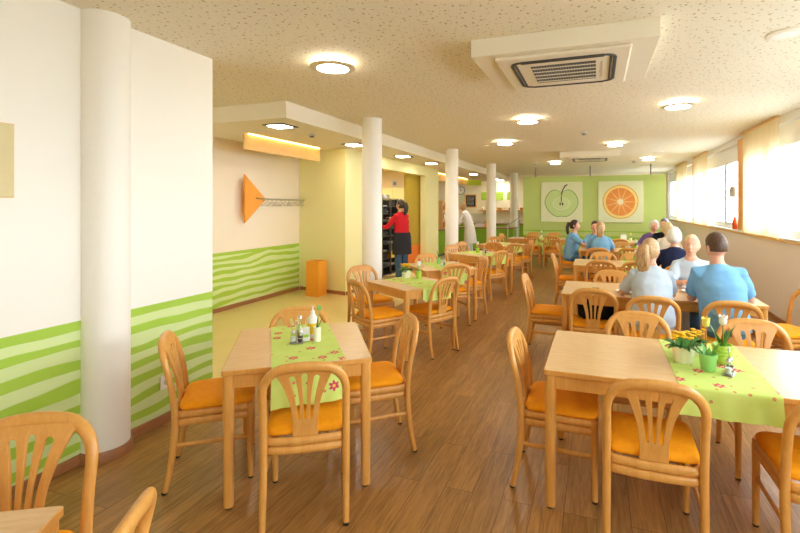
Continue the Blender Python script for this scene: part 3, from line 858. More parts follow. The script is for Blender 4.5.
def hand_into(bm, W, fwd, palm, side_s, curl=.5):
    """palm, four fingers of unequal length and a thumb; W wrist, fwd finger direction, palm = direction the palm faces"""
    f = fwd.normalized(); p = (palm-f*palm.dot(f)).normalized(); s = f.cross(p).normalized()*side_s   # s towards the thumb
    tube(bm, [W, W+f*.03, W+f*.065, W+f*.092], [(.024, .019), (.034, .017), (.040, .015), (.037, .012)], 12, side=s, round_ends=True)
    for i, (o, L) in enumerate(((.029, .070), (.010, .080), (-.010, .074), (-.028, .058))):
        b = W+f*.088+s*o; d = (f+s*o*1.2).normalized(); pts = [b-d*.012]; c = 0
        seg = (.45, .32, .23); pts.append(b)
        for q in seg:
            c += curl*.55; dd = (d*math.cos(c)+p*math.sin(c)).normalized(); pts.append(pts[-1]+dd*L*q)
        tube(bm, pts, [.0095, .0092, .0085, .0078, .0065], 8, round_ends=True)
    b = W+f*.028+s*.026; d1 = (f*.62+s*.72+p*.25).normalized(); d2 = (f*.9+s*.3+p*.4).normalized()
    tube(bm, [b-d1*.012, b+d1*.03, b+d1*.03+d2*.032, b+d1*.03+d2*.056], [.013, .0115, .0098, .0075], 8, round_ends=True)

def ik(S, H, a, b, pole):
    d = H-S; L = min(d.length, (a+b)*.995); dn = d.normalized()
    c = (a*a-b*b+L*L)/(2*L); h = math.sqrt(max(0, a*a-c*c))
    q = pole-dn*pole.dot(dn); return S+dn*c+q.normalized()*h, S+dn*L

def wrinkle(me, amp, sc, seed):
    off = Vector((seed*3.1, seed*1.7, 0))
    nr = [n.vector.copy() for n in me.vertex_normals]
    for v, nn in zip(me.vertices, nr):
        n = mnoise.noise(v.co*sc+off)+.5*mnoise.noise(v.co*sc*2.3+off)
        v.co += nn*amp*n

def hair_mesh(Mx, style, seed):
    bm = nb(); q = bmesh.ops.create_uvsphere(bm, u_segments=56, v_segments=40, radius=1)
    for v in q['verts']:
        x, y, z = v.co
        yy = y+.12*mnoise.noise(Vector((x*6, z*6, seed)))
        line = .30+.55*max(0, z) if style != 'bob' else .22+.6*max(0, z)
        face = smooth01(line-.06, line+.06, yy)*(1-smooth01(.60, .72, z))
        low = {'short': -.30, 'pony': -.50, 'bob': -.85, 'curly': -.55, 'bun': -.5}[style]
        if y > -.2: low2 = low+.35*smooth01(-.2, .25, y)
        else: low2 = low
        cut = max(face, 1-smooth01(low2-.10, low2+.06, z))
        n = .018*mnoise.noise(Vector((x*14, y*14, z*2.2+seed)))+.012*mnoise.noise(Vector((x*30, y*30, z*4+seed)))
        thick = {'short': .09, 'pony': .085, 'bob': .17, 'curly': .24, 'bun': .09}[style]
        if style == 'curly': n += .05*mnoise.noise(Vector((x*7, y*7, z*7+seed)))
        if style == 'short': thick += .10*smooth01(.1, .9, z)-.03*smooth01(-.1, -.4, z)*0
        if style == 'short': thick *= .35+.65*smooth01(low2, low2+.55, z)
        r = (1+thick+n)*(1-cut)+.80*cut
        X, Y, Z = x*.0765*r, y*.096*r, z*.117*r
        if z < -.15:
            t = smooth01(.15, 1, -z); X *= 1-.28*t
            if y < 0: Y *= 1-(.30 if style != 'bob' else .1)*t
        v.co = Mx @ Vector((X, Y, Z))
    return bm

def person(label, x, y, heading, k=1.0, sit=True, lean=8, tilt=0, hands=None, look=(0, 0), hair=('short', 'hair_brown'),
           top=('scrub_blue', 'short'), pants='trouser', shoes='shoe', voxel=.007, female=True, coat=None, seat_z=.492, poles=None, curl=.5, feet=None, seed=0):
    V = Vector; w = .92 if female else 1.03
    zp = (seat_z+.10) if sit else .93*k
    p0 = V((0, -.06 if sit else 0, zp))
    def dirv(a): return V((math.sin(R(tilt)), math.sin(R(a)), math.cos(R(a)))).normalized()
    p1 = p0+dirv(lean*.6)*.17*k; p2 = p1+dirv(lean*.9)*.17*k; p3 = p2+dirv(lean*1.15)*.13*k; p4 = p3+dirv(lean*1.2)*.06*k
    nk = p4+(dirv(lean*.9)*.5+V((0, 0, .5)))*.07
    hd = V((math.sin(R(tilt))*.4, math.sin(R(lean*.5)), math.cos(R(lean*.5)))).normalized()
    hc = p4+hd*(.058+.090)
    Mh = Matrix.Translation(hc) @ Matrix.Rotation(R(look[0]), 4, 'Z') @ Matrix.Rotation(R(-look[1]), 4, 'X')
    sx = V((1, 0, 0))
    torso = [p0-V((0, 0, .05)), p0+V((0, 0, .02)), p1, p2, p3, p4]
    tr = [(.15*w, .105), (.172*w, .122), (.148*w, .105), (.172*w, .118), (.138*w, .088), (.064, .062)]
    if female: tr[0], tr[1] = (.155, .11), (.172, .125)
    body = nb()
    tube(body, torso, tr, 24, side=sx, round_ends=True)
    tube(body, [p4-hd*.05, p4+hd*.04, hc-hd*.03], [.060 if not female else .052, .054 if not female else .047, .054], 16)
    head_into(body, Mh)
    sh = []; el = []; wr = []
    hands = hands or [(-.16, .34, .80), (.16, .34, .80)]
    for i, s in enumerate((-1, 1)):
        S = p3+V((s*.158*w*(.5+.5*k), -.005, -.022)); H = V(hands[i])
        pole = V(poles[i]) if poles else V((s*.6, -.35, -.75))
        E, W = ik(S, H, .285*k, .25*k, pole); sh.append(S); el.append(E); wr.append(W)
        g = .88 if female else 1.05
        tube(body, [p3+V((s*.06, 0, -.01)), S, S.lerp(E, .35), E, E.lerp(W, .3), W], [.06*g, .055*g, .048*g, .038*g, .039*g, .025*g], 14, round_ends=True)
        f = ((W-E).normalized()+V((0, 0, -.15))).normalized()
        hand_into(body, W, f, V((-s*.35, .1, -1)), s*-1 if False else -s, curl)
    hips = [p0+V((s*.092, .02, -.03)) for s in (-1, 1)]
    kn, an = [], []
    for i, s in enumerate((-1, 1)):
        if sit:
            K = V((s*.115, .40*k, seat_z+.065)); A = V((s*.12, (.36 if not feet else feet[i]), .095))
        else:
            K = V((s*.095, .02, .50*k)); A = V((s*.10, -.02, .09))
        kn.append(K); an.append(A)
        tube(body, [hips[i], hips[i].lerp(K, .45), K, K.lerp(A, .3), A], [.085, .074, .054, .052, .036], 14, round_ends=True)
        tube(body, [A+V((0, -.03, -.05)), A+V((0, .05, -.058)), A+V((s*.01, .14, -.068))], [(.03, .03), (.036, .028), (.035, .018)], 10, side=sx, round_ends=True)
    bme = rebuild(body, voxel, 2)
    root = obj('person', bme, 'skin', None, 180)
    root.location = (x, y, 0); root.rotation_euler = (0, 0, R(heading-90)); tag(root, label, 'person')
    # face
    f = lambda *p: Mh @ V(p)
    for s in (-1, 1):
        bm = nb(); ellip(bm, f(s*.031, .0715, .009), (.0125, .0125, .0090), None, 14, 10, 0); ellip(bm, f(s*.031, .0805, .009), (.0058, .0042, .0058), Mh.to_3x3(), 12, 8, 1)
        obj('eye', bm, ['eye_white', 'iris'], root, 180)
        bm = nb(); tube(bm, [f(s*.014, .090, .029), f(s*.030, .087, .034), f(s*.046, .077, .029)], [.0025, .0035, .002], 8, round_ends=True)
        obj('eyebrow', bm, hair[1], root, 180)
    bm = nb(); tube(bm, [f(-.022, .084, -.064), f(-.008, .0975, -.061), f(.008, .0975, -.061), f(.022, .084, -.064)], [.002, .0042, .0042, .002], 8)
    tube(bm, [f(-.018, .085, -.068), f(0, .0972, -.0705), f(.018, .085, -.068)], [.002, .0052, .002], 8)
    obj('lips', bm, 'lip', root, 180)
    obj('hair', hair_mesh(Mh, hair[0], seed+1.3), hair[1], root, 180)
    if hair[0] == 'pony':
        rnd = random.Random(seed); bm = nb()
        for j in range(9):
            a = 2*PI*j/9; r = .0 if j == 0 else .022
            ox, oz = r*math.cos(a), r*math.sin(a)
            L = .15+.06*rnd.random()
            tube(bm, [f(ox*.5, -.085, .050+oz*.4), f(ox, -.122, .045+oz*.8), f(ox*1.6, -.150, -.02+oz*.4), f(ox*1.7+rnd.uniform(-.012, .012), -.150, -.02-L*.5), f(ox*1.1+rnd.uniform(-.02, .02), -.132, -.02-L)], [.016, .026, .032, .028, .010], 10, round_ends=True)
        obj('ponytail', bm, hair[1], root, 180)
        bm = nb(); q = [f(.028*math.cos(2*PI*j/16), -.112-.006*math.sin(2*PI*j/16), .046+.028*math.sin(2*PI*j/16)) for j in range(16)]
        tube(bm, q, .006, 8, closed=True); obj('hair_tie', bm, 'black_cloth', root, 180)
    if hair[0] == 'bun':
        bm = nb(); ellip(bm, f(0, -.115, .0), (.038, .032, .036), None, 16, 12); obj('hair_bun', bm, hair[1], root, 180)
    # top garment
    e = .013; bm = nb()
    hemdrop = .10 if sit else .14
    t2 = [p0-V((0, 0, hemdrop-.02 if not sit else .045))]+torso[1:5]+[p4+dirv(lean)*.004]
    r2 = [(a+e+.006, b+e+.006) for a, b in [tr[1]]+tr[1:5]]+[(.068, .064)]
    r2[2] = (r2[2][0]+.014, r2[2][1]+.012)
    tube(bm, t2, r2, 28, side=sx)
    for i, s in enumerate((-1, 1)):
        g = .92 if female else 1.06
        S, E, W = sh[i], el[i], wr[i]
        if top[1] == 'short':
            tube(bm, [p3+V((s*.05, 0, -.012)), S, S.lerp(E, .4), S.lerp(E, .78)], [.064*g, .066*g, .063*g, .066*g], 16)
        else:
            tube(bm, [p3+V((s*.05, 0, -.012)), S, S.lerp(E, .5), E, E.lerp(W, .5), E.lerp(W, .93)], [.064*g, .065*g, .060*g, .052*g, .048*g, .038*g], 16)
    if coat:
        b0 = p0+V((0, 0, .05)); tube(bm, [b0, V((0, -.02, .70)), V((0, -.03, coat))], [(.185, .145), (.215, .185), (.235, .21)], 28, side=sx)
    sme = rebuild(bm, max(.007, voxel), 14); wrinkle(sme, .0065, 9, seed)
    obj('coat' if coat else 'shirt', sme, top[0], root, 180)
    # trousers and shoes
    bm = nb()
    tube(bm, [p0-V((0, 0, .04)), p0+V((0, 0, .06))], [(tr[0][0]+.012, .125), (tr[1][0]+.008, .128)], 24, side=sx, round_ends=True)
    for i in range(2):
        A = an[i]; K = kn[i]
        tube(bm, [hips[i], hips[i].lerp(K, .45), K, K.lerp(A, .4), A+V((0, 0, .01))], [.098, .087, .070, .068, .058], 16, round_ends=False)
    tme = rebuild(bm, .009, 3); wrinkle(tme, .006, 8, seed+4); obj('trousers', tme, pants, root, 180)
    for i, s in enumerate((-1, 1)):
        A = an[i]; bm = nb()
        tube(bm, [A+V((0, -.045, -.052)), A+V((0, .04, -.05)), A+V((s*.008, .11, -.062)), A+V((s*.012, .165, -.07))], [(.038, .043), (.043, .044), (.046, .032), (.036, .022)], 14, side=sx, round_ends=True)
        for v in bm.verts: v.co.z = max(v.co.z, .001)
        obj('shoe', bm, shoes, root, 180)
    return root

# coordinates of the hands are relative to the seat centre, y towards the table
person('man with short brown hair in a blue short-sleeved scrub top, seen from behind', 1.04, 4.60, 92, .98, True, 8, -5, [(-.15, .36, .79), (.20, .33, .79)], (22, 2),
       ('short', 'hair_brown'), ('scrub_blue', 'short'), 'trouser', 'shoe_white', .006, False, poles=[(-.3, -.3, -.9), (.42, -.3, -.8)], seed=1)
person('woman in pale blue tunic with blond ponytail, seen from behind at the table', .47, 4.60, 92, .90, True, 17, 0, [(-.17, .38, .80), (.12, .40, .80)], (-32, -2),
       ('pony', 'hair_blond'), ('scrub_light', 'short'), 'white_trouser', 'shoe_white', .006, True, seed=2)
person('fair woman in pale grey-blue top facing the camera, arms folded on the table', .98, 5.76, 268, .88, True, 18, 0, [(-.06, .30, .81), (.10, .33, .82)], (-14, -3),
       ('bun', 'hair_lightblond'), ('scrub_light', 'short'), 'white_trouser', 'shoe_white', .006, True, seed=3)
person('white-haired woman in a navy cardigan seen from behind at the third table', 1.0, 6.94, 92, .88, True, 14, 0, None, (-15, 0),
       ('curly', 'hair_white'), ('navy', 'long'), 'dark_trouser', 'shoe', .007, True, seed=4)
person('fair-haired woman in an off-white top, back turned, before the grey-haired man', 1.22, 9.22, 92, .88, True, 14, 0, None, (8, 0),
       ('bob', 'hair_lightblond'), ('beige_cloth', 'long'), 'dark_trouser', 'shoe', .008, True, seed=5)
person('elderly white-haired woman in a purple cardigan facing the camera near the windows', .98, 10.54, 262, .90, True, 8, -17, None, (10, 0),
       ('curly', 'hair_white'), ('purple', 'long'), 'dark_trouser', 'shoe', .008, True, seed=6)
person('grey-haired man in a black pullover at the window end of the table', 1.30, 10.32, 262, .95, True, 8, 0, None, (-30, 0),
       ('short', 'hair_grey'), ('black_cloth', 'long'), 'dark_trouser', 'shoe', .008, False, seed=7)
person('woman in blue scrubs with dark ponytail in right profile at the aisle', -.46, 9.8, 0, .91, True, 10, 0, [(-.12, .40, .82), (.12, .42, .82)], (-4, -4),
       ('pony', 'hair_dark'), ('scrub_blue', 'short'), 'trouser', 'shoe', .008, True, seed=8)
person('blond woman in blue scrubs with her back to the camera, below the fruit pictures', .06, 9.23, 90, .90, True, 14, 0, None, (0, -6),
       ('pony', 'hair_blond'), ('scrub_blue', 'short'), 'trouser', 'shoe_white', .008, True, seed=9)
person('brown-haired person facing us, almost hidden behind the blond woman in scrubs', -.04, 10.36, 270, .85, True, 16, 0, None, (0, 0),
       ('short', 'hair_brown'), ('scrub_blue', 'short'), 'trouser', 'shoe', .008, True, seed=10)
red = person('woman in a red sweater, charcoal apron and jeans standing at the crate rack', -3.84, 8.75, 158, 1.02, False, 4, 0, [(-.20, .42, 1.18), (.12, .42, 1.34)], (10, -8),
       ('pony', 'hair_dark'), ('red_knit', 'long'), 'jeans', 'shoe', .007, True, seed=11)
bm = nb(); sx = Vector((1, 0, 0))
rows = []
for z, a, b in ((1.07, .185, .150), (.97, .205, .165), (.80, .215, .172), (.62, .22, .175)):
    rows.append([bm.verts.new((a*math.cos(R(q)), b*math.sin(R(q))+(.006*math.sin(R(q*5)) if z < .9 else 0), z)) for q in range(-230, 51, 10)])
for p, q in zip(rows[:-1], rows[1:]):
    for i in range(len(p)-1): bm.faces.new((p[i], p[i+1], q[i+1], q[i]))
shell(bm, .004)
ap = obj('apron', bm, 'apron', red, 60)
ap.rotation_euler = (0, 0, R(0))
person('person in a long white coat stooping over the serving counter behind the second column', -3.88, 14.25, 172, 1.02, False, 24, 0, [(-.16, .52, 1.0), (.16, .50, 1.0)], (0, -18),
       ('bob', 'hair_blond'), ('white_coat', 'long'), 'white_trouser', 'shoe_white', .009, True, coat=.42, seed=12)
# ------------------------------------------------------------------ pots, condiments and other small things
M['pot_cream'] = plain('cream_ceramic', (244, 240, 214), .35, var=.02)
M['pot_green'] = plain('lime_pot', (176, 208, 74), .4, var=.05)
M['cup_green'] = plain('green_frosted_glass', (146, 206, 118), .25, var=.06)
M['leaf'] = plain('leaf_green', (62, 122, 44), .5, var=.3, nscale=30)
M['leaf_light'] = plain('light_leaf_green', (110, 172, 88), .45, var=.2, nscale=30)
M['yellow'] = plain('yellow_petal', (248, 196, 20), .5, var=.12, nscale=40)
M['tulip_yellow'] = plain('yellow_tulip', (250, 236, 120), .5)
M['tulip_white'] = plain('white_tulip', (244, 242, 234), .5)
M['soil'] = plain('soil', (60, 42, 28), .9, var=.3, nscale=60)
M['blue_petal'] = plain('blue_petal', (70, 74, 150), .5, var=.1)
M['stem_wood'] = plain('stem_wood', (196, 140, 60), .5)
M['salt'] = plain('salt_white', (236, 234, 228), .6)
M['pepper'] = plain('pepper_brown', (96, 76, 56), .7, var=.3, nscale=200)
M['label_yellow'] = plain('yellow_label', (240, 206, 40), .5)
TZ = TT+.0042

def leaf(bm, base, d, L, w, bend=.3, up=Vector((0, 0, 1))):
    """a bent, folded leaf blade with thickness"""
    d = Vector(d).normalized(); s = d.cross(up)
    s = s.normalized() if s.length > 1e-4 else Vector((1, 0, 0)); n = s.cross(d)
    rows = []; N = 7
    for i in range(N+1):
        t = i/N; c = Vector(base)+d*L*t-n*(bend*L*t*t)*-1*-1
        ww = w*math.sin(PI*min(1, .12+.88*t)**.8)*.5+.0006
        rows.append([bm.verts.new(c-s*ww+n*ww*.35), bm.verts.new(c-n*.0012), bm.verts.new(c+s*ww+n*ww*.35), bm.verts.new(c+n*.0012)])
    for a, b in zip(rows[:-1], rows[1:]): ring_faces(bm, a, b)
    bm.faces.new(rows[0][::-1]); bm.faces.new(rows[-1])

def pot_plant(x, y, label, r, h, pot, flower, seed, spread=1., nf=26, nl=34, z=TZ):
    rnd = random.Random(seed); t = thing('flowering_pot_plant', label, 'plant', (x, y, z), rnd.random()*6, 'flowering plants in cream pots')
    bm = nb(); lathe(bm, [(r*.74, 0), (r*.78, .003), (r*.98, h*.93), (r, h), (r*.93, h), (r*.88, h*.85), (.0, h*.85)], seg=36, cap=False); lathe(bm, [(0.001, 0), (r*.74, 0)], seg=36, cap=False)
    obj('pot', bm, pot, t, 40)
    bm = nb(); lathe(bm, [(.001, h*.87), (r*.885, h*.86)], seg=24, cap=False); obj('soil', bm, 'soil', t, 60)
    bm = nb()
    for i in range(nl):
        a = rnd.random()*2*PI; e = rnd.uniform(.1, .9); b = (r*.45*math.cos(a), r*.45*math.sin(a), h*.88)
        leaf(bm, b, (math.cos(a)*spread, math.sin(a)*spread, e), rnd.uniform(.055, .10)*spread, .034, rnd.uniform(.1, .5))
    obj('foliage', bm, 'leaf', t, 60)
    bs = nb(); bf = nb(); hx = rnd.uniform(-.2, .2)
    for i in range(nf):
        a = rnd.random()*2*PI; q = r*rnd.uniform(0, .85); c = Vector((q*math.cos(a)-r*.25, q*math.sin(a), h+rnd.uniform(.035, .075)))
        tube(bs, [(c.x*.4, c.y*.4, h*.88), tuple(c)], .0014, 5)
        for k in range(5):
            b = a+k*2*PI/5; ellip(bf, c+Vector((.0085*math.cos(b), .0085*math.sin(b), .002)), (.0085, .0085, .005), None, 6, 4)
    obj('stems', bs, 'leaf_light', t, 60); obj('flowers', bf, flower, t, 60)
    return t
pot_plant(.455, 2.875, 'cream pot of yellow flowers nearest the left edge of the foreground runner', .062, .092, 'pot_cream', 'yellow', 3)
pot_plant(.545, 3.035, 'cream pot of yellow flowers standing behind the green cup', .045, .075, 'pot_cream', 'yellow', 5, .8, 14, 22)
pot_plant(-2.19, 5.12, 'cream pot with yellow and dark flowers on the cornerwise table', .062, .095, 'pot_cream', 'yellow', 8)

t = thing('plant_cup', 'green cup with pale green succulent leaves, front of the foreground flower group', 'plant', (.555, 2.764, TZ))
bm = nb(); lathe(bm, [(.001, 0), (.030, 0), (.033, .004), (.046, .09), (.042, .09), (.03, .02), (.001, .02)], seg=32, cap=False); obj('cup', bm, 'cup_green', t, 40)
bm = nb()
for a, e, L in ((.3, 2.6, .1), (1.9, 2.2, .085), (3.3, 1.9, .1), (4.6, 2.4, .09), (5.6, 1.4, .08), (2.6, 1.2, .07)): leaf(bm, (.015*math.cos(a), .015*math.sin(a), .06), (math.cos(a), math.sin(a), e), L, .026, .15)
obj('leaves', bm, 'leaf_light', t, 60)
t = thing('plant_pot', 'ridged lime pot with upright green leaves at the right of the foreground flower group', 'plant', (.655, 2.915, TZ))
bm = nb(); prof = [(.001, 0), (.034, 0), (.04, .005)]
for i in range(5): z = .01+i*.019; prof += [(.041+i*.0025, z), (.045+i*.0025, z+.008), (.041+i*.0025, z+.016)]
prof += [(.050, .105), (.046, .105), (.04, .09), (.001, .09)]
lathe(bm, prof, seg=32, cap=False); obj('pot', bm, 'pot_green', t, 60)
bm = nb()
for a, e, L in ((.2, 3, .13), (1.2, 2.4, .1), (2.6, 2.8, .13), (3.9, 2.2, .11), (5.2, 3.5, .12)): leaf(bm, (.012*math.cos(a), .012*math.sin(a), .09), (math.cos(a), math.sin(a), e), L, .022, .1)
obj('leaves', bm, 'leaf', t, 60)
def tulip(x, y, z0, h, label, m, stem='stem_wood'):
    t = thing('tulip', label, 'flower', (x, y, z0), 0, 'ornamental tulips on sticks')
    bm = nb(); tube(bm, [(0, 0, 0), (0, 0, h)], .0045, 8); obj('stem', bm, stem, t, 60)
    bm = nb(); seg = 24; rows = []
    for r, z, w in ((.004, h-.002, 0), (.017, h+.004, 0), (.021, h+.020, 0), (.019, h+.036, .1), (.023, h+.048, .5)):
        rows.append([bm.verts.new((r*math.cos(2*PI*k/seg), r*math.sin(2*PI*k/seg), z+w*.016*math.cos(6*2*PI*k/seg))) for k in range(seg)])
    for a, b in zip(rows[:-1], rows[1:]): ring_faces(bm, a, b)
    bm.faces.new(rows[0][::-1]); shell(bm, .003); obj('flower_head', bm, m, t, 60)
tulip(.600, 3.045, TZ+.0, .165, 'yellow tulip on a stick among the foreground flower pots', 'tulip_yellow')
tulip(.66, 2.925, TZ+.085, .125, 'white tulip on a stick in the ridged lime pot', 'tulip_white')

def shakers(x, y, label, rz=0, tall=False):
    t = thing('condiment_set', label, 'condiment set', (x, y, TZ), rz, 'salt and pepper sets')
    bm = nb(); box(bm, -.045, .045, -.025, .025, 0, .006, .003); tube(bm, [(0, 0, .006), (0, 0, .115)], .0028, 8)
    q = [(.014*math.cos(2*PI*j/16), 0, .128+.014*math.sin(2*PI*j/16)) for j in range(16)]; tube(bm, q, .0024, 8, closed=True)
    for s in (-1, 1):
        q = [(s*.022+.0195*math.cos(2*PI*j/20), .0195*math.sin(2*PI*j/20), .032) for j in range(20)]; tube(bm, q, .0016, 6, closed=True)
    obj('holder', bm, 'steel', t, 60)
    for s, m in ((-1, 'salt'), (1, 'pepper')):
        bm = nb(); lathe(bm, [(.001, .0065), (.0165, .0065), (.0175, .01), (.0165, .055), (.012, .064)], (s*.022, 0, 0), 20, cap=False); g = obj('shaker', bm, 'glass', t, 60)
        bm = nb(); lathe(bm, [(.0145, .010), (.0145, .040)], (s*.022, 0, 0), 18); obj('filling', bm, m, g, 60)
        bm = nb(); lathe(bm, [(.0125, .0642), (.013, .072), (.009, .082), (.001, .084)], (s*.022, 0, 0), 20, cap=False); obj('cap', bm, 'steel', g, 60)
shakers(.645, 2.735, 'steel salt and pepper holder before the green cup on the foreground runner', 1.15)
shakers(-1.80, 2.44, 'salt and pepper set on the square table before the left wall', .5)
t = thing('vinegar_bottle', 'clear cruet bottle behind the salt and pepper on the square table', 'bottle', (-1.845, 2.535, TZ))
bm = nb(); lathe(bm, [(.001, 0), (.024, 0), (.026, .005), (.026, .065), (.011, .095), (.011, .125)], seg=24, cap=False); g = obj('glass_body', bm, 'glass', t, 60)
bm = nb(); lathe(bm, [(.022, .004), (.022, .05)], seg=20); obj('vinegar', bm, plain('oil_yellow', (206, 190, 90), .2), g, 60)
bm = nb(); lathe(bm, [(.012, .1252), (.012, .145), (.006, .15)], seg=16); obj('stopper', bm, 'steel', t, 60)
t = thing('squeeze_bottle', 'tall white squeeze bottle with yellow label on the square table', 'bottle', (-1.775, 2.575, TZ), .4)
bm = nb(); lathe(bm, [(.001, 0), (.028, 0), (.031, .006), (.031, .10), (.027, .135), (.013, .16)], seg=28, cap=False); obj('body', bm, 'white', t, 60)
bm = nb(); lathe(bm, [(.0315, .03), (.0315, .098)], seg=28, cap=False); obj('label', bm, 'label_yellow', t, 60)
bm = nb(); lathe(bm, [(.014, .158), (.013, .176), (.005, .182), (.004, .21), (.001, .211)], seg=20, cap=False); obj('nozzle', bm, 'white', t, 60)
t = thing('menu_card', 'folded white card standing beside the squeeze bottle on the square table', 'card', (-1.79, 2.51, TZ), .75)
bm = nb(); prism(bm, [(-.03, 0), (-.028, 0), (0, .078), (.028, 0), (.03, 0), (.001, .083), (-.001, .083)], lambda u, v, w: (w-.03, u, v), .06); obj('card', bm, 'salt', t)
bm = nb(); box(bm, -.022, .022, -.0225, -.0205, .02, .04); obj('print_block', bm, 'pot_green', t)
t = thing('bud_vase', 'white cylindrical vase with a green sprig at the right of the condiments', 'vase', (-1.70, 2.515, TZ))
bm = nb(); lathe(bm, [(.001, 0), (.022, 0), (.0235, .004), (.0235, .092), (.02, .092), (.02, .02), (.001, .02)], seg=28, cap=False); obj('vase', bm, 'pot_cream', t, 40)
bm = nb(); leaf(bm, (0, 0, .06), (.25, .1, 1), .11, .014, .1); leaf(bm, (0, 0, .06), (-.1, .2, 1), .09, .012, .1); obj('sprig', bm, 'leaf', t, 60)
bm = nb(); tube(bm, [(.0, .0, .05), (.005, .015, .20)], .0018, 6); box(bm, -.012, .020, .012, .018, .195, .228, .004); obj('paper_flower', bm, 'cup_green', t, 40)

def white_tulip_cup(x, y, label, m='pot_green', tul='tulip_white'):
    t = thing('tulip_cup', label, 'vase', (x, y, TZ), 0, 'small cups with one white tulip')
    bm = nb(); lathe(bm, [(.001, 0), (.028, 0), (.03, .004), (.036, .085), (.032, .085), (.026, .015), (.001, .015)], seg=24, cap=False); obj('cup', bm, m, t, 40)
    bm = nb()
    for a in (.4, 2.3, 4.1): leaf(bm, (0, 0, .06), (math.cos(a), math.sin(a), 2.2), .11, .018, .2)
    tube(bm, [(0, 0, .02), (.004, 0, .15)], .0025, 6); obj('leaves', bm, 'leaf_light', t, 60)
    bm = nb(); lathe(bm, [(.004, .148), (.017, .155), (.022, .175), (.019, .195), (.024, .206), (.018, .2), (.001, .17)], (.004, 0, 0), 18, cap=False); obj('flower_head', bm, tul, t, 60)
white_tulip_cup(-2.02, 5.1, 'lime cup with white tulip right of the pot plant on the cornerwise table')
white_tulip_cup(-2.1, 8.28, 'lime cup with white tulip on the fourth column side table')
white_tulip_cup(-1.42, 12.6, 'cup with white tulip on the far table below the apple picture', 'pot_cream')
white_tulip_cup(.78, 12.2, 'cup with yellow-white tulip on the farthest long table', 'pot_cream', 'tulip_yellow')
shakers(-2.12, 6.33, 'salt and pepper set on the third column side table', 1.2)
shakers(-1.95, 8.2, 'salt and pepper set beside the tulip cup on the fourth column side table', .6)
t = thing('bud_vase', 'small green vase with a leaf on the third column side table', 'vase', (-2.25, 6.5, TZ))
bm = nb(); lathe(bm, [(.001, 0), (.022, 0), (.028, .06), (.024, .09), (.02, .09), (.001, .02)], seg=24, cap=False); obj('vase', bm, 'cup_green', t, 40)
bm = nb(); leaf(bm, (0, 0, .07), (.3, .2, 1), .12, .02, .1); leaf(bm, (0, 0, .07), (-.2, .1, 1), .14, .02, .1); obj('sprig', bm, 'leaf', t, 60)
white_tulip_cup(.55, 7.5, 'lime cup with tulip on the third long table')
shakers(.66, 7.38, 'salt and pepper set on the third long table', .2)
white_tulip_cup(.72, 9.85, 'lime cup with tulip on the table of the women in scrubs')
shakers(.60, 9.72, 'salt and pepper set on the table of the women in scrubs', .2)
t = thing('napkin_holder', 'white upright napkin holder on the farthest long table', 'napkin holder', (.62, 12.2, TZ))
bm = nb(); box(bm, -.07, .07, -.03, .03, 0, .012, .003); box(bm, -.07, .07, -.03, -.024, .0122, .13, .002); box(bm, -.07, .07, .024, .03, .0122, .13, .002); obj('holder', bm, 'white', t)
bm = nb(); box(bm, -.06, .06, -.022, .022, .0125, .165, .004); obj('napkins', bm, 'salt', t)
# plates and papers of the people at the second table
def plate(x, y, label):
    t = thing('plate', label, 'plate', (x, y, TZ-.0035 if abs(x-RX) > .25 else TZ), 0, 'white plates')
    bm = nb(); lathe(bm, [(.001, 0), (.07, 0), (.085, .008), (.12, .018), (.121, .021), (.084, .012), (.001, .006)], seg=40, cap=False); obj('dish', bm, 'salt', t, 40)
plate(.93, 5.2, 'white plate before the man in blue'); plate(.30, 4.98, 'white plate before the ponytailed woman'); plate(.97, 5.42, 'white plate before the fair woman facing the camera')
plate(.05, 9.62, 'white plate before the blond woman in scrubs'); plate(-.1, 9.95, 'white plate on the far side of the scrubs table')
t = tag(obj('paper_sheet', bx(.60, .80, 5.25, 5.5, TZ, TZ+.001), 'salt'), 'white sheet of paper on the table between the fair woman and the ponytailed woman', 'paper')
def mug(x, y, label):
    t = thing('mug', label, 'mug', (x, y, TZ-.0035), 0, 'white mugs')
    bm = nb(); lathe(bm, [(.001, 0), (.035, 0), (.038, .004), (.038, .09), (.034, .09), (.033, .01), (.001, .008)], seg=28, cap=False); obj('cup', bm, 'salt', t, 40)
    bm = nb(); tube(bm, [(.036, 0, .07), (.06, 0, .068), (.062, 0, .035), (.037, 0, .022)], .005, 8); obj('handle', bm, 'salt', t, 60)
mug(.62, 5.36, 'white mug beside the plate of the man in blue'); mug(-.08, 9.72, 'white mug in front of the dark-haired woman in scrubs')
# backpack on the chair
t = thing('backpack', 'black backpack sitting on a chair behind the chair\'s slats', 'bag', (-.01, 4.84, .499), .1)
bm = nb(); rows = []
for z, a, b in ((0, .14, .07), (.02, .165, .09), (.16, .17, .095), (.22, .155, .085), (.265, .12, .06), (.28, .07, .03)):
    rows.append([bm.verts.new((x, y+.02, z)) for x, y in rrect(-a, a, -b, b, min(a, b)*.6, 5)])
for p, q in zip(rows[:-1], rows[1:]): ring_faces(bm, p, q)
bm.faces.new(rows[0][::-1]); bm.faces.new(rows[-1]); obj('bag_body', bm, 'black_cloth', t, 60)
bm = nb(); box(bm, -.10, .10, .105, .145, .02, .17, .025, 3); obj('front_pocket', bm, 'black_cloth', t, 60)
for s in (-1, 1):
    bm = nb(); tube(bm, [(s*.06, -.05, .23), (s*.075, -.095, .2), (s*.08, -.10, .1), (s*.085, -.07, .02)], (.018, .005), 8, side=(1, 0, 0)); obj('strap', bm, 'black_cloth', t, 60)
bm = nb(); tube(bm, [(-.04, .02, .27), (-.03, .02, .295), (.03, .02, .295), (.04, .02, .27)], .006, 8); obj('handle', bm, 'black_cloth', t, 60)

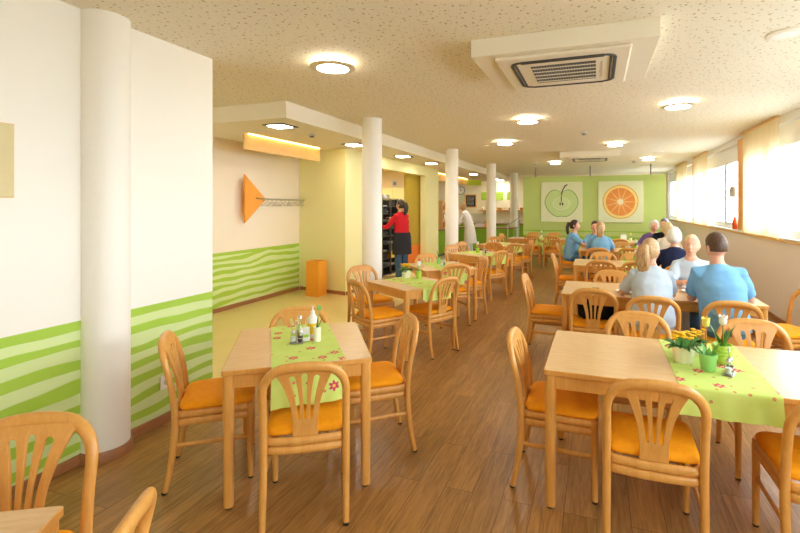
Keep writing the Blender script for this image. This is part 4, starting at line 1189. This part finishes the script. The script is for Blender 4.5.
# ------------------------------------------------------------------ on the walls
t = thing('notice_board', 'beige felt board on the left wall, cut by the picture edge', 'board', (XL, 1.0, 1.87))
obj('panel', bx(0.0005, .02, -.6, .6, -.2, .2, .004), plain('beige_felt', (222, 208, 160), .8, var=.04, nscale=40), t)
obj('backing', bx(.0004, .008, -.605, .605, -.205, .205), 'pale_wood', t)
for y, l in ((2.552, 'white wall socket on the striped left wall, nearer one of the pair'), (2.70, 'white wall socket on the striped left wall, farther one of the pair')):
    t = thing('wall_socket', l, 'socket', (XL, y, .30), 0, 'white wall sockets')
    obj('plate', bx(.0004, .011, -.045, .045, -.05, .05, .004), 'white', t)
    bm = nb(); bmesh.ops.create_cone(bm, segments=24, radius1=.022, radius2=.022, depth=.002, cap_ends=True, matrix=Matrix.Translation((.0122, 0, 0)) @ Matrix.Rotation(PI/2, 4, 'Y')); obj('inset', bm, 'grey', t, 40)
# coat rack
t = thing('coat_rack', 'wall coat rack: orange triangular board with a steel rail of hangers', 'coat rack', (-5.45, 5.87, 1.735))
def tri(u, v, w): return (.42+w, u, v)
bm = nb(); prism(bm, [(0, -.40), (.50, 0), (0, .40)], lambda u, v, w: (.10+w, u, v), .03); bmesh.ops.bevel(bm, geom=bm.edges[:], offset=.008, segments=2, affect='EDGES')
obj('triangular_board', bm, 'orange', t, 40)
bm = nb(); tube(bm, [(.12, .40, 0), (.12, 1.9, 0)], .014, 12); tube(bm, [(.0, .15, .0), (.1, .15, .0)], .012, 10); tube(bm, [(.001, 1.6, 0), (.12, 1.6, 0)], .01, 10); tube(bm, [(.13, .26, .015), (.15, .26, .015), (.15, .40, .015), (.12, .42, 0)], .009, 8)
obj('rail', bm, 'steel', t, 60)
def hanger(y, rz, k):
    h = thing('coat_hanger', 'wire coat hanger on the coat rack rail', 'hanger', (-5.33, y, 1.72), rz, 'wire hangers on the coat rack')
    bm = nb()
    tube(bm, [(-.018, 0, .035), (0, 0, .04), (.018, 0, .022), (.01, 0, 0), (0, 0, -.012), (0, 0, -.03)], .0035, 8)
    tube(bm, [(0, 0, -.03), (.2, 0, -.12)], .005, 8); tube(bm, [(0, 0, -.03), (-.2, 0, -.12)], .005, 8); tube(bm, [(-.2, 0, -.12), (.2, 0, -.12)], .004, 8)
    bmesh.ops.scale(bm, vec=(.55, 1, .8), verts=bm.verts)
    obj('wire', bm, 'steel', h, 60)
rnd = random.Random(3)
for i in range(11): hanger(6.42+i*.115, rnd.uniform(-.7, .7)+(1.2 if i % 3 == 0 else 0), i)
# umbrella stand in the corner
t = thing('umbrella_stand', 'tall open orange box standing in the corner of the yellow wall', 'stand', (-4.80, 7.08, 0), 0)
bm = nb(); w, h = .13, .63
for x0, x1, y0, y1 in ((-w, w, -w, -w+.016), (-w, w, w-.016, w), (-w, -w+.016, -w+.016, w-.016), (w-.016, w, -w+.016, w-.016)): box(bm, x0, x1, y0, y1, 0, h)
obj('sides', bm, 'orange', t); obj('bottom', bx(-w+.017, w-.017, -w+.017, w-.017, .002, .02), 'orange', t)

# fruit pictures
def canvas(x, label, name):
    t = thing(name, label, 'picture', (x, 14.8, 1.745), 0, 'fruit pictures on the green partition')
    obj('canvas', bx(-.625, .625, -.05, -.0005, -.62, .62, .006), plain('canvas_pale_green', (226, 232, 196), .7, var=.02), t)
    return t
def flat(bm, poly, y, mi=0): prism(bm, poly, lambda u, v, w: (u, -.0502-y-w, v), .001, mi)
def ell(cx, cz, rx, rz, n=40, f=None): return [(cx+rx*math.cos(2*PI*i/n)*(f(2*PI*i/n) if f else 1), cz+rz*math.sin(2*PI*i/n)*(f(2*PI*i/n) if f else 1)) for i in range(n)]
t = canvas(-1.05, 'square picture of a halved green apple on the green partition', 'apple_picture')
def apple(k, dz=0):
    pts = []
    for i in range(72):
        a = 2*PI*i/72-PI/2; s = abs(math.sin((a+PI/2)/2)); x = math.cos(a); z = math.sin(a)
        top = math.exp(-((((a-PI/2+PI) % (2*PI))-PI)/.34)**2); bot = math.exp(-((((a+PI/2+PI) % (2*PI))-PI)/.22)**2)
        r = .485 - .15*top - .04*bot - .03*max(0, -z)
        pts.append((k*r*x*(1.06-.10*smooth01(-.2, 1, -z)), k*r*z*1.02+dz))
    return pts
bm = nb(); flat(bm, apple(1, -.03), 0, 0); obj('apple_skin', bm, plain('apple_skin_green', (124, 172, 84), .6, var=.1, nscale=8), t)
bm = nb(); flat(bm, apple(.95, -.03), .0012); obj('apple_flesh', bm, plain('apple_flesh', (198, 222, 150), .6, var=.06, nscale=5), t)
bm = nb(); flat(bm, ell(0, -.05, .27, .20), .0024); obj('core_ring', bm, plain('apple_core_ring', (220, 234, 184), .6), t)
bm = nb(); flat(bm, ell(0, -.05, .24, .17), .0036); obj('core', bm, plain('apple_core', (206, 226, 162), .6), t)
bm = nb(); flat(bm, ell(-.035, -.06, .022, .045, 16), .005); flat(bm, ell(.04, -.065, .024, .045, 16), .005); flat(bm, [(-.015, .17), (.015, .17), (.008, -.02), (-.008, -.02)], .005); obj('seeds', bm, plain('seed_brown', (58, 40, 20), .6), t)
bm = nb(); flat(bm, [(-.015, .20), (.015, .20), (.05, .36), (.13, .49), (.19, .53), (.18, .555), (.10, .52), (.02, .37)], .005); obj('apple_stem', bm, plain('stem_dark', (56, 50, 24), .6), t)
t = canvas(.66, 'square picture of an orange slice on the green partition', 'orange_picture')
wob = lambda a: 1+.006*math.sin(a*5)
bm = nb(); flat(bm, ell(0, 0, .50, .51, 64, wob), 0); obj('orange_peel', bm, plain('orange_peel', (226, 164, 54), .6, var=.08), t)
bm = nb(); flat(bm, ell(0, 0, .475, .485, 64, wob), .0012); obj('pith', bm, plain('orange_pith', (246, 226, 140), .6, var=.05), t)
bm = nb(); flat(bm, ell(0, 0, .415, .425, 64, lambda a: 1+.02*math.cos(a*11)), .0024); obj('pulp_edge', bm, plain('pulp_edge', (240, 190, 120), .6), t)
bm = nb()
for i in range(11):
    a0, a1 = 2*PI*i/11+.02, 2*PI*(i+1)/11-.02
    pts = [(.09*math.cos((a0+a1)/2), .09*math.sin((a0+a1)/2))]+[(.405*math.cos(a0+(a1-a0)*j/8)*(1-.05*abs(j/4-1)**3), .415*math.sin(a0+(a1-a0)*j/8)*(1-.05*abs(j/4-1)**3)) for j in range(9)]
    flat(bm, pts, .0036)
obj('pulp_segments', bm, plain('orange_pulp', (236, 150, 66), .6, var=.22, nscale=30), t)
bm = nb(); flat(bm, ell(0, 0, .085, .085, 24, lambda a: 1+.15*math.cos(a*7)), .005); obj('centre', bm, plain('orange_centre', (246, 236, 200), .6, var=.06, nscale=20), t)

# ------------------------------------------------------------------ scullery behind the opening
t = thing('sliding_door', 'olive sliding door leaf with an orange lower panel in the wide opening', 'door', (-4.53, 10.5, 0))
obj('leaf', bx(-.025, .025, 0, 1.0, .60, 2.44, .004), plain('olive_door', (176, 150, 44), .5), t)
obj('lower_panel', bx(-.027, .027, 0, 1.0, .02, .599, .004), plain('orange_door_panel', (232, 124, 40), .5), t)
obj('pull_handle', bx(.0255, .04, .06, .09, 1.0, 1.25, .004), 'steel', t)
t = thing('crate_rack', 'grey metal tray rack beside the woman in the red sweater', 'rack', (-4.60, 9.25, 0))
bm = nb()
for x in (-.26, .26):
    for y in (-.42, 0, .42): box(bm, x-.015, x+.015, y-.015, y+.015, .08, 1.78)
for z in (.10, 1.765): box(bm, -.275, .275, -.435, .435, z, z+.02)
obj('frame', bm, 'dark_steel', t)
bm = nb()
for y in (-.20, .20):
    for i in range(9): z = .28+i*.165; box(bm, -.25, .25, y-.19, y+.19, z, z+.01)
obj('tray_shelves', bm, 'dark_steel', t)
bm = nb(); box(bm, -.27, -.262, -.43, .43, .12, 1.76); box(bm, -.25, .25, .422, .43, .12, 1.76); obj('back_panel', bm, plain('rack_back_dark', (58, 54, 50), .6), t)
for sx in (-.23, .23):
    for sy in (-.39, .39):
        bm = nb(); bmesh.ops.create_cone(bm, segments=16, radius1=.038, radius2=.038, depth=.025, cap_ends=True, matrix=Matrix.Translation((sx, sy, .038)) @ Matrix.Rotation(PI/2, 4, 'Y')); obj('caster', bm, 'black', t, 40)
rnd = random.Random(11); n = 0
rows_z = {i: .2905+i*.165 for i in range(9)}
lv = ['bottom', 'second', 'third', 'fourth', 'fifth', 'sixth', 'seventh', 'eighth', 'top']
for i in range(9):
    for y, sn in ((-.20, 'left'), (.20, 'right')):
        if i == 1 and y > 0: continue
        c = (-4.60, 9.25+y, rows_z[i]); kind = (i*2+(y > 0)) % 3
        if kind == 0:
            o = thing('bowl', 'white bowl on the %s shelf, %s half of the tray rack' % (lv[i], sn), 'bowl', c, 0, 'crockery in the tray rack')
            bm = nb(); lathe(bm, [(.001, 0), (.05, 0), (.10, .05), (.102, .055), (.095, .05), (.001, .012)], seg=24, cap=False); obj('dish', bm, 'salt', o, 40)
        elif kind == 1:
            o = thing('food_tray', 'grey food tray on the %s shelf, %s half of the tray rack' % (lv[i], sn), 'tray', c, 0, 'trays in the tray rack')
            bm = nb(); box(bm, -.2, .2, -.15, .15, 0, .006, .002); [box(bm, *q, .0062, .03, .002) for q in ((-.2, .2, -.15, -.14), (-.2, .2, .14, .15), (-.2, -.19, -.139, .139), (.19, .2, -.139, .139))]; obj('tray', bm, 'grey', o)
        else:
            o = thing('crate', 'dark plastic crate on the %s shelf, %s half of the tray rack' % (lv[i], sn), 'crate', c, 0, 'crates in the tray rack')
            bm = nb(); box(bm, -.2, .2, -.16, .16, 0, .008); [box(bm, *q, .0082, .12) for q in ((-.2, .2, -.16, -.15), (-.2, .2, .15, .16), (-.2, -.19, -.149, .149), (.19, .2, -.149, .149))]; obj('crate_body', bm, plain('crate_dark', (64, 62, 60), .5), o)
o = thing('crate', 'yellow crate with dark handle hole standing low in the tray rack', 'crate', (-4.56, 9.45, rows_z[1]), 0, 'crates in the tray rack')
bm = nb(); box(bm, -.2, .2, -.17, .17, 0, .01); [box(bm, *q, .0102, .15) for q in ((-.2, .2, -.17, -.16), (-.2, .2, .16, .17), (-.2, -.19, -.159, .159), (.19, .2, -.159, .159))]; obj('crate_body', bm, 'label_yellow', o)
obj('handle_hole', bx(.2002, .203, -.05, .05, .09, .115), 'black', o)
for (dx, dy, l) in ((.05, -.22, 'upturned steel pan on top of the tray rack, left'), (0, .2, 'upturned steel pan on top of the tray rack, right')):
    o = thing('steel_pan', l, 'pan', (-4.60+dx, 9.25+dy, 1.786), 0, 'pans on top of the tray rack')
    bm = nb(); lathe(bm, [(.15, 0), (.15, .01), (.135, .012), (.12, .09), (.001, .092)], seg=28, cap=False); obj('vessel', bm, 'steel', o, 40)
t = thing('wall_cabinet', 'pale green wall cupboard high up on the scullery wall, above the tray rack', 'cabinet', (-5.95, 12.25, 0))
t.location = (-5.58, 12.25, 1.72); t.rotation_euler = (0, 0, -PI/2)
obj('carcass', bx(.0005, .35, -.45, .60, 0, .42, .004), plain('cupboard_green', (214, 208, 140), .5), t)
for i in range(2):
    d = obj('door', bx(.351, .37, -.44+i*.52, .07+i*.52, .01, .41, .003), plain('cupboard_door', (222, 214, 146), .45), t)
    obj('knob', bx(.3705, .385, .02+i*.52, .04+i*.52, .05, .12, .002), 'steel', d)
t = thing('wall_vent', 'small square vent high on the scullery wall', 'vent', (-5.6, 12.25, 2.28))
t.rotation_euler = (0, 0, -PI/2); obj('plate', bx(.0005, .02, -.09, .09, -.09, .09, .004), 'grey', t); obj('slots', bx(.0205, .024, -.05, .05, -.05, .05), 'dark_steel', t)

t = thing('ceiling_panel_light', 'small white ceiling light inside the scullery', 'lamp', (-5.9, 10.2, ZL), 0)
obj('frame', bx(-.32, .32, -.32, .32, -.03, -.0005, .004), 'grey', t); obj('diffuser', bx(-.29, .29, -.29, .29, -.034, -.0302), 'spot_glow', t)
# ------------------------------------------------------------------ serving area behind the columns
def counter(x0, x1, y0, y1, label, h=.90):
    t = thing('serving_counter', label, 'counter', ((x0+x1)/2, (y0+y1)/2, 0), 0, 'green serving counters')
    a, b = (x1-x0)/2, (y1-y0)/2
    obj('green_front', bx(-a, a, -b, b, .08, h-.04, .004), 'counter_green', t); obj('plinth', bx(-a+.04, a-.04, -b+.04, b-.04, 0, .079), 'dark_steel', t)
    obj('worktop', bx(-a-.02, a+.03, -b-.03, b+.02, h-.039, h, .005), plain('worktop_brown', (150, 110, 70), .4), t)
    return t
counter(-5.3, -2.75, 15.9, 16.6, 'green striped serving counter behind the white-coated person', .86)
counter(-5.7, -4.72, 13.6, 15.8, 'green striped serving counter left of the second column, under the shelf of jars', .86)
counter(-6.2, -2.2, 18.0, 18.56, 'green striped counter along the far wall behind the columns', .92)
t = thing('sneeze_guard', 'tilted glass guard on steel posts over the serving counter', 'glass guard', (-4.1, 16.2, .861))
for x in (-.55, .55):
    bm = nb(); tube(bm, [(x, .1, 0), (x, .1, .35)], .012, 8); obj('post', bm, 'steel', t, 60)
bm = nb(); prism(bm, [(-.2, .14), (-.19, .13), (.28, .47), (.27, .48)], lambda u, v, w: (-.6+w, u, v), 1.2); obj('glass_sheet', bm, 'glass', t)
for i, (x, m) in enumerate(((-4.45, 'steel'), (-4.0, 'salt'), (-3.65, 'orange'))):
    t = thing('food_container', ['steel food container under the glass guard', 'white food container under the glass guard', 'orange food container at the right end of the serving counter'][i], 'container', (x, 16.2, .861), 0, 'food containers on the serving counter')
    bm = nb(); box(bm, -.16, .16, -.14, .14, 0, .012); [box(bm, *q, .0122, .12 if i < 2 else .24) for q in ((-.16, .16, -.14, -.13), (-.16, .16, .13, .14), (-.16, -.15, -.129, .129), (.15, .16, -.129, .129))]; obj('vessel', bm, m, t)
# stand of jars and packets
t = thing('display_shelf', 'open shelf of goods between the yellow pier and the second column', 'shelf', (-5.02, 15.0, .861))
bm = nb()
for z in (0.002, .30, .60, .90): box(bm, -.16, .16, -.55, .55, z, z+.016)
for y in (-.55, .534): box(bm, -.16, .16, y, y+.016, .018, .94)
obj('shelf_frame', bm, 'pale_wood', t)
rnd = random.Random(5); cols = [(190, 60, 40), (236, 190, 60), (240, 236, 226), (90, 130, 60), (120, 76, 44), (220, 130, 50)]
jm = [plain('jar_colour_%s' % 'abcdef'[i], c, .35) for i, c in enumerate(cols)]
nm = ['red', 'yellow', 'white', 'green', 'brown', 'orange']
for lvl, ln in enumerate(('lowest', 'middle', 'upper')):
    for j in range(6):
        q = (j*2+lvl*3+(j*j) % 3) % 6
        o = thing('jar', '%s jar on the %s board of the display shelf, %s from the near end' % (nm[q], ln, ['first', 'second', 'third', 'fourth', 'fifth', 'sixth'][j]), 'jar', (-4.97, 14.56+j*.17, .861+.019+lvl*.298+(.0 if lvl else .0)), 0, 'jars on the display shelf')
        hh = .14+.05*((j+lvl) % 3)/2
        bm = nb(); lathe(bm, [(.045, 0), (.052, .006), (.052, hh), (.04, hh+.015)], seg=18); obj('jar_body', bm, jm[q], o, 40)
        bm = nb(); lathe(bm, [(.042, hh+.0155), (.042, hh+.04)], seg=18); obj('lid', bm, 'steel', o, 40)
# far wall: menu board, clock, boards, shelf with goods
t = thing('menu_board', 'black menu board with wooden frame and chalk writing on the far wall', 'board', (-5.0, YE, 1.83))
obj('frame', bx(-.24, .24, -.03, -.0005, -.27, .27, .004), 'beech', t); obj('slate', bx(-.20, .20, -.034, -.0305, -.23, .23), plain('slate', (34, 34, 34), .7), t)
bm = nb(); rnd = random.Random(2)
for i in range(7):
    x = -.15
    while x < .12:
        w = rnd.uniform(.02, .06); box(bm, x, min(.16, x+w), -.0365, -.0345, .16-i*.055, .175-i*.055); x += w+.02
obj('chalk_marks', bm, 'salt', t)
t = thing('wall_clock', 'round white wall clock with a grey rim half behind the second column', 'clock', (-5.44, YE, 2.28))
def disc(r, y0, y1): 
    b = nb(); bmesh.ops.create_cone(b, segments=40, radius1=r, radius2=r, depth=y1-y0, cap_ends=True, matrix=Matrix.Translation((0, -(y0+y1)/2, 0)) @ Matrix.Rotation(PI/2, 4, 'X')); return b
obj('rim', disc(.18, .0005, .04), 'dark_steel', t, 40); obj('dial', disc(.16, .0402, .044), 'white', t, 40)
bm = nb(); box(bm, -.006, .006, -.048, -.0445, -.02, .12); box(bm, -.01, .07, -.048, -.0445, -.006, .006); obj('hands', bm, 'black', t)
t = thing('wall_panel', 'pale framed notice panel on the far wall beside the menu board', 'board', (-5.40, YE, 1.80)); obj('frame', bx(-.14, .14, -.03, -.0005, -.33, .33, .004), 'pale_wood', t); obj('sheet', bx(-.12, .12, -.034, -.0305, -.30, .30), plain('pale_green_sheet', (214, 222, 190), .6), t)
for x, l in ((-4.36, 'lime green panel picture on the far wall, leftmost of three'), (-3.82, 'lime green panel picture on the far wall, middle one of three'), (-3.28, 'lime green panel picture on the far wall, rightmost beside the green partition')):
    t = thing('lime_picture', l, 'picture', (x, YE, 2.03), 0, 'lime panel pictures on the far wall'); obj('panel', bx(-.19, .19, -.03, -.0005, -.17, .17, .004), 'pot_green', t)
    bm = nb(); [box(bm, -.19, .19, -.0325, -.0303, -.12+i*.09, -.09+i*.09) for i in range(3)]; obj('streaks', bm, plain('lime_streak', (150, 196, 40), .5), t)
t = thing('hanging_sign', 'lime green sign hanging under the lowered ceiling beyond the second column', 'sign', (-4.4, 16.8, 2.50)); obj('panel', bx(-.28, .28, -.012, .012, -.1, .1, .003), 'pot_green', t)
for s in (-.2, .2):
    bm = nb(); tube(bm, [(s, 0, .1), (s, 0, .16)], .004, 6); obj('wire', bm, 'steel', t)
t = thing('wall_shelf', 'long wooden shelf on the far wall behind the columns', 'shelf', (-3.6, YE, 1.45)); obj('board', bx(-1.0, 1.2, -.28, -.0005, -.03, 0, .003), 'beech', t)
for s in (-.8, 1.0): obj('bracket', bx(s-.015, s+.015, -.24, -.0005, -.16, -.0305), 'steel', t)
rnd = random.Random(9)
for i in range(9):
    o = thing('bread_basket' if i % 2 else 'glass_jar', '%s on the long far shelf, %s from its left end' % ('small wicker basket' if i % 2 else 'white jar', ['first', 'second', 'third', 'fourth', 'fifth', 'sixth', 'seventh', 'eighth', 'ninth'][i]), 'basket' if i % 2 else 'jar', (-4.45+i*.23, YE-.15, 1.4505), 0, 'goods on the long far shelf')
    bm = nb()
    if i % 2: lathe(bm, [(.001, 0), (.07, 0), (.095, .1), (.085, .1), (.06, .01)], seg=18, cap=False); obj('weave', bm, 'stem_wood', o, 40)
    else: lathe(bm, [(.05, 0), (.055, .01), (.055, .11), (.035, .13), (.035, .15)], seg=18); obj('vessel', bm, 'pot_cream', o, 40)
for i in range(6):
    o = thing('dish_stack', 'stack of plates on the far counter, %s from the left' % ['first', 'second', 'third', 'fourth', 'fifth', 'sixth'][i], 'plates', (-5.0+i*.5, 18.3, .921), 0, 'plate stacks on the far counter')
    bm = nb(); prof = [(.001, 0)]
    for q in range(6): prof += [(.08, q*.022), (.12, q*.022+.012), (.12, q*.022+.018), (.085, q*.022+.02)]
    lathe(bm, prof+[(.001, .13)], seg=24, cap=False); obj('dishes', bm, 'salt' if i % 2 else plain('brown_dish', (150, 104, 66), .4), o, 60)
t = thing('tray_rail', 'slanting steel handrail at the left end of the green partition', 'rail', (-2.42, 14.7, 0))
bm = nb(); tube(bm, [(-.35, 0, .95), (.1, 0, 1.28)], .018, 10); obj('handrail', bm, 'steel', t, 60)
for x, z in ((-.3, .97), (.05, 1.22)):
    bm = nb(); tube(bm, [(x, 0, 0), (x, 0, z)], .014, 10); obj('post', bm, 'steel', t, 60)
# ------------------------------------------------------------------ daylight, camera
w = bpy.data.worlds.new('overcast_sky'); SC.world = w; w.use_nodes = True
bg = w.node_tree.nodes['Background']; bg.inputs[0].default_value = (.84, .93, 1, 1); bg.inputs[1].default_value = 11.0
struct('ground_outside', bx(XR+.26, 70, -40, 70, -.6, -.5), plain('pale_paving', (196, 194, 188), .8))
for (a0, a1), (b0, b1) in zip(pil[:-1], pil[1:]):
    l = bpy.data.lights.new('window_portal', 'AREA'); l.shape = 'RECTANGLE'; l.size = 1.5; l.size_y = b0-a1; l.cycles.is_portal = True
    o = bpy.data.objects.new('window_portal', l); COL.objects.link(o); o.location = (XR+.19, (a1+b0)/2, (SILL+2.76)/2); o.rotation_euler = (0, R(90), 0)
cam = bpy.data.cameras.new('camera'); co = bpy.data.objects.new('camera', cam); COL.objects.link(co)
cam.sensor_width = 36; cam.sensor_fit = 'HORIZONTAL'; cam.lens = 456/800*36
TH = math.atan((597-435)/456)
co.location = (0, 0, 1.62); co.rotation_euler = (PI/2, 0, TH); cam.shift_x = -35/800; cam.shift_y = -60.5/800; cam.clip_start = .05; cam.clip_end = 200
SC.camera = co
vs = SC.view_settings; vs.view_transform = 'Standard'; vs.look = 'None'; vs.gamma = 1; vs.exposure = .32; vs.use_curve_mapping = False
cy = SC.cycles; cy.use_denoising = True; cy.max_bounces = 10; cy.diffuse_bounces = 6; cy.transparent_max_bounces = 16; cy.sample_clamp_indirect = 6; cy.caustics_reflective = False; cy.caustics_refractive = False
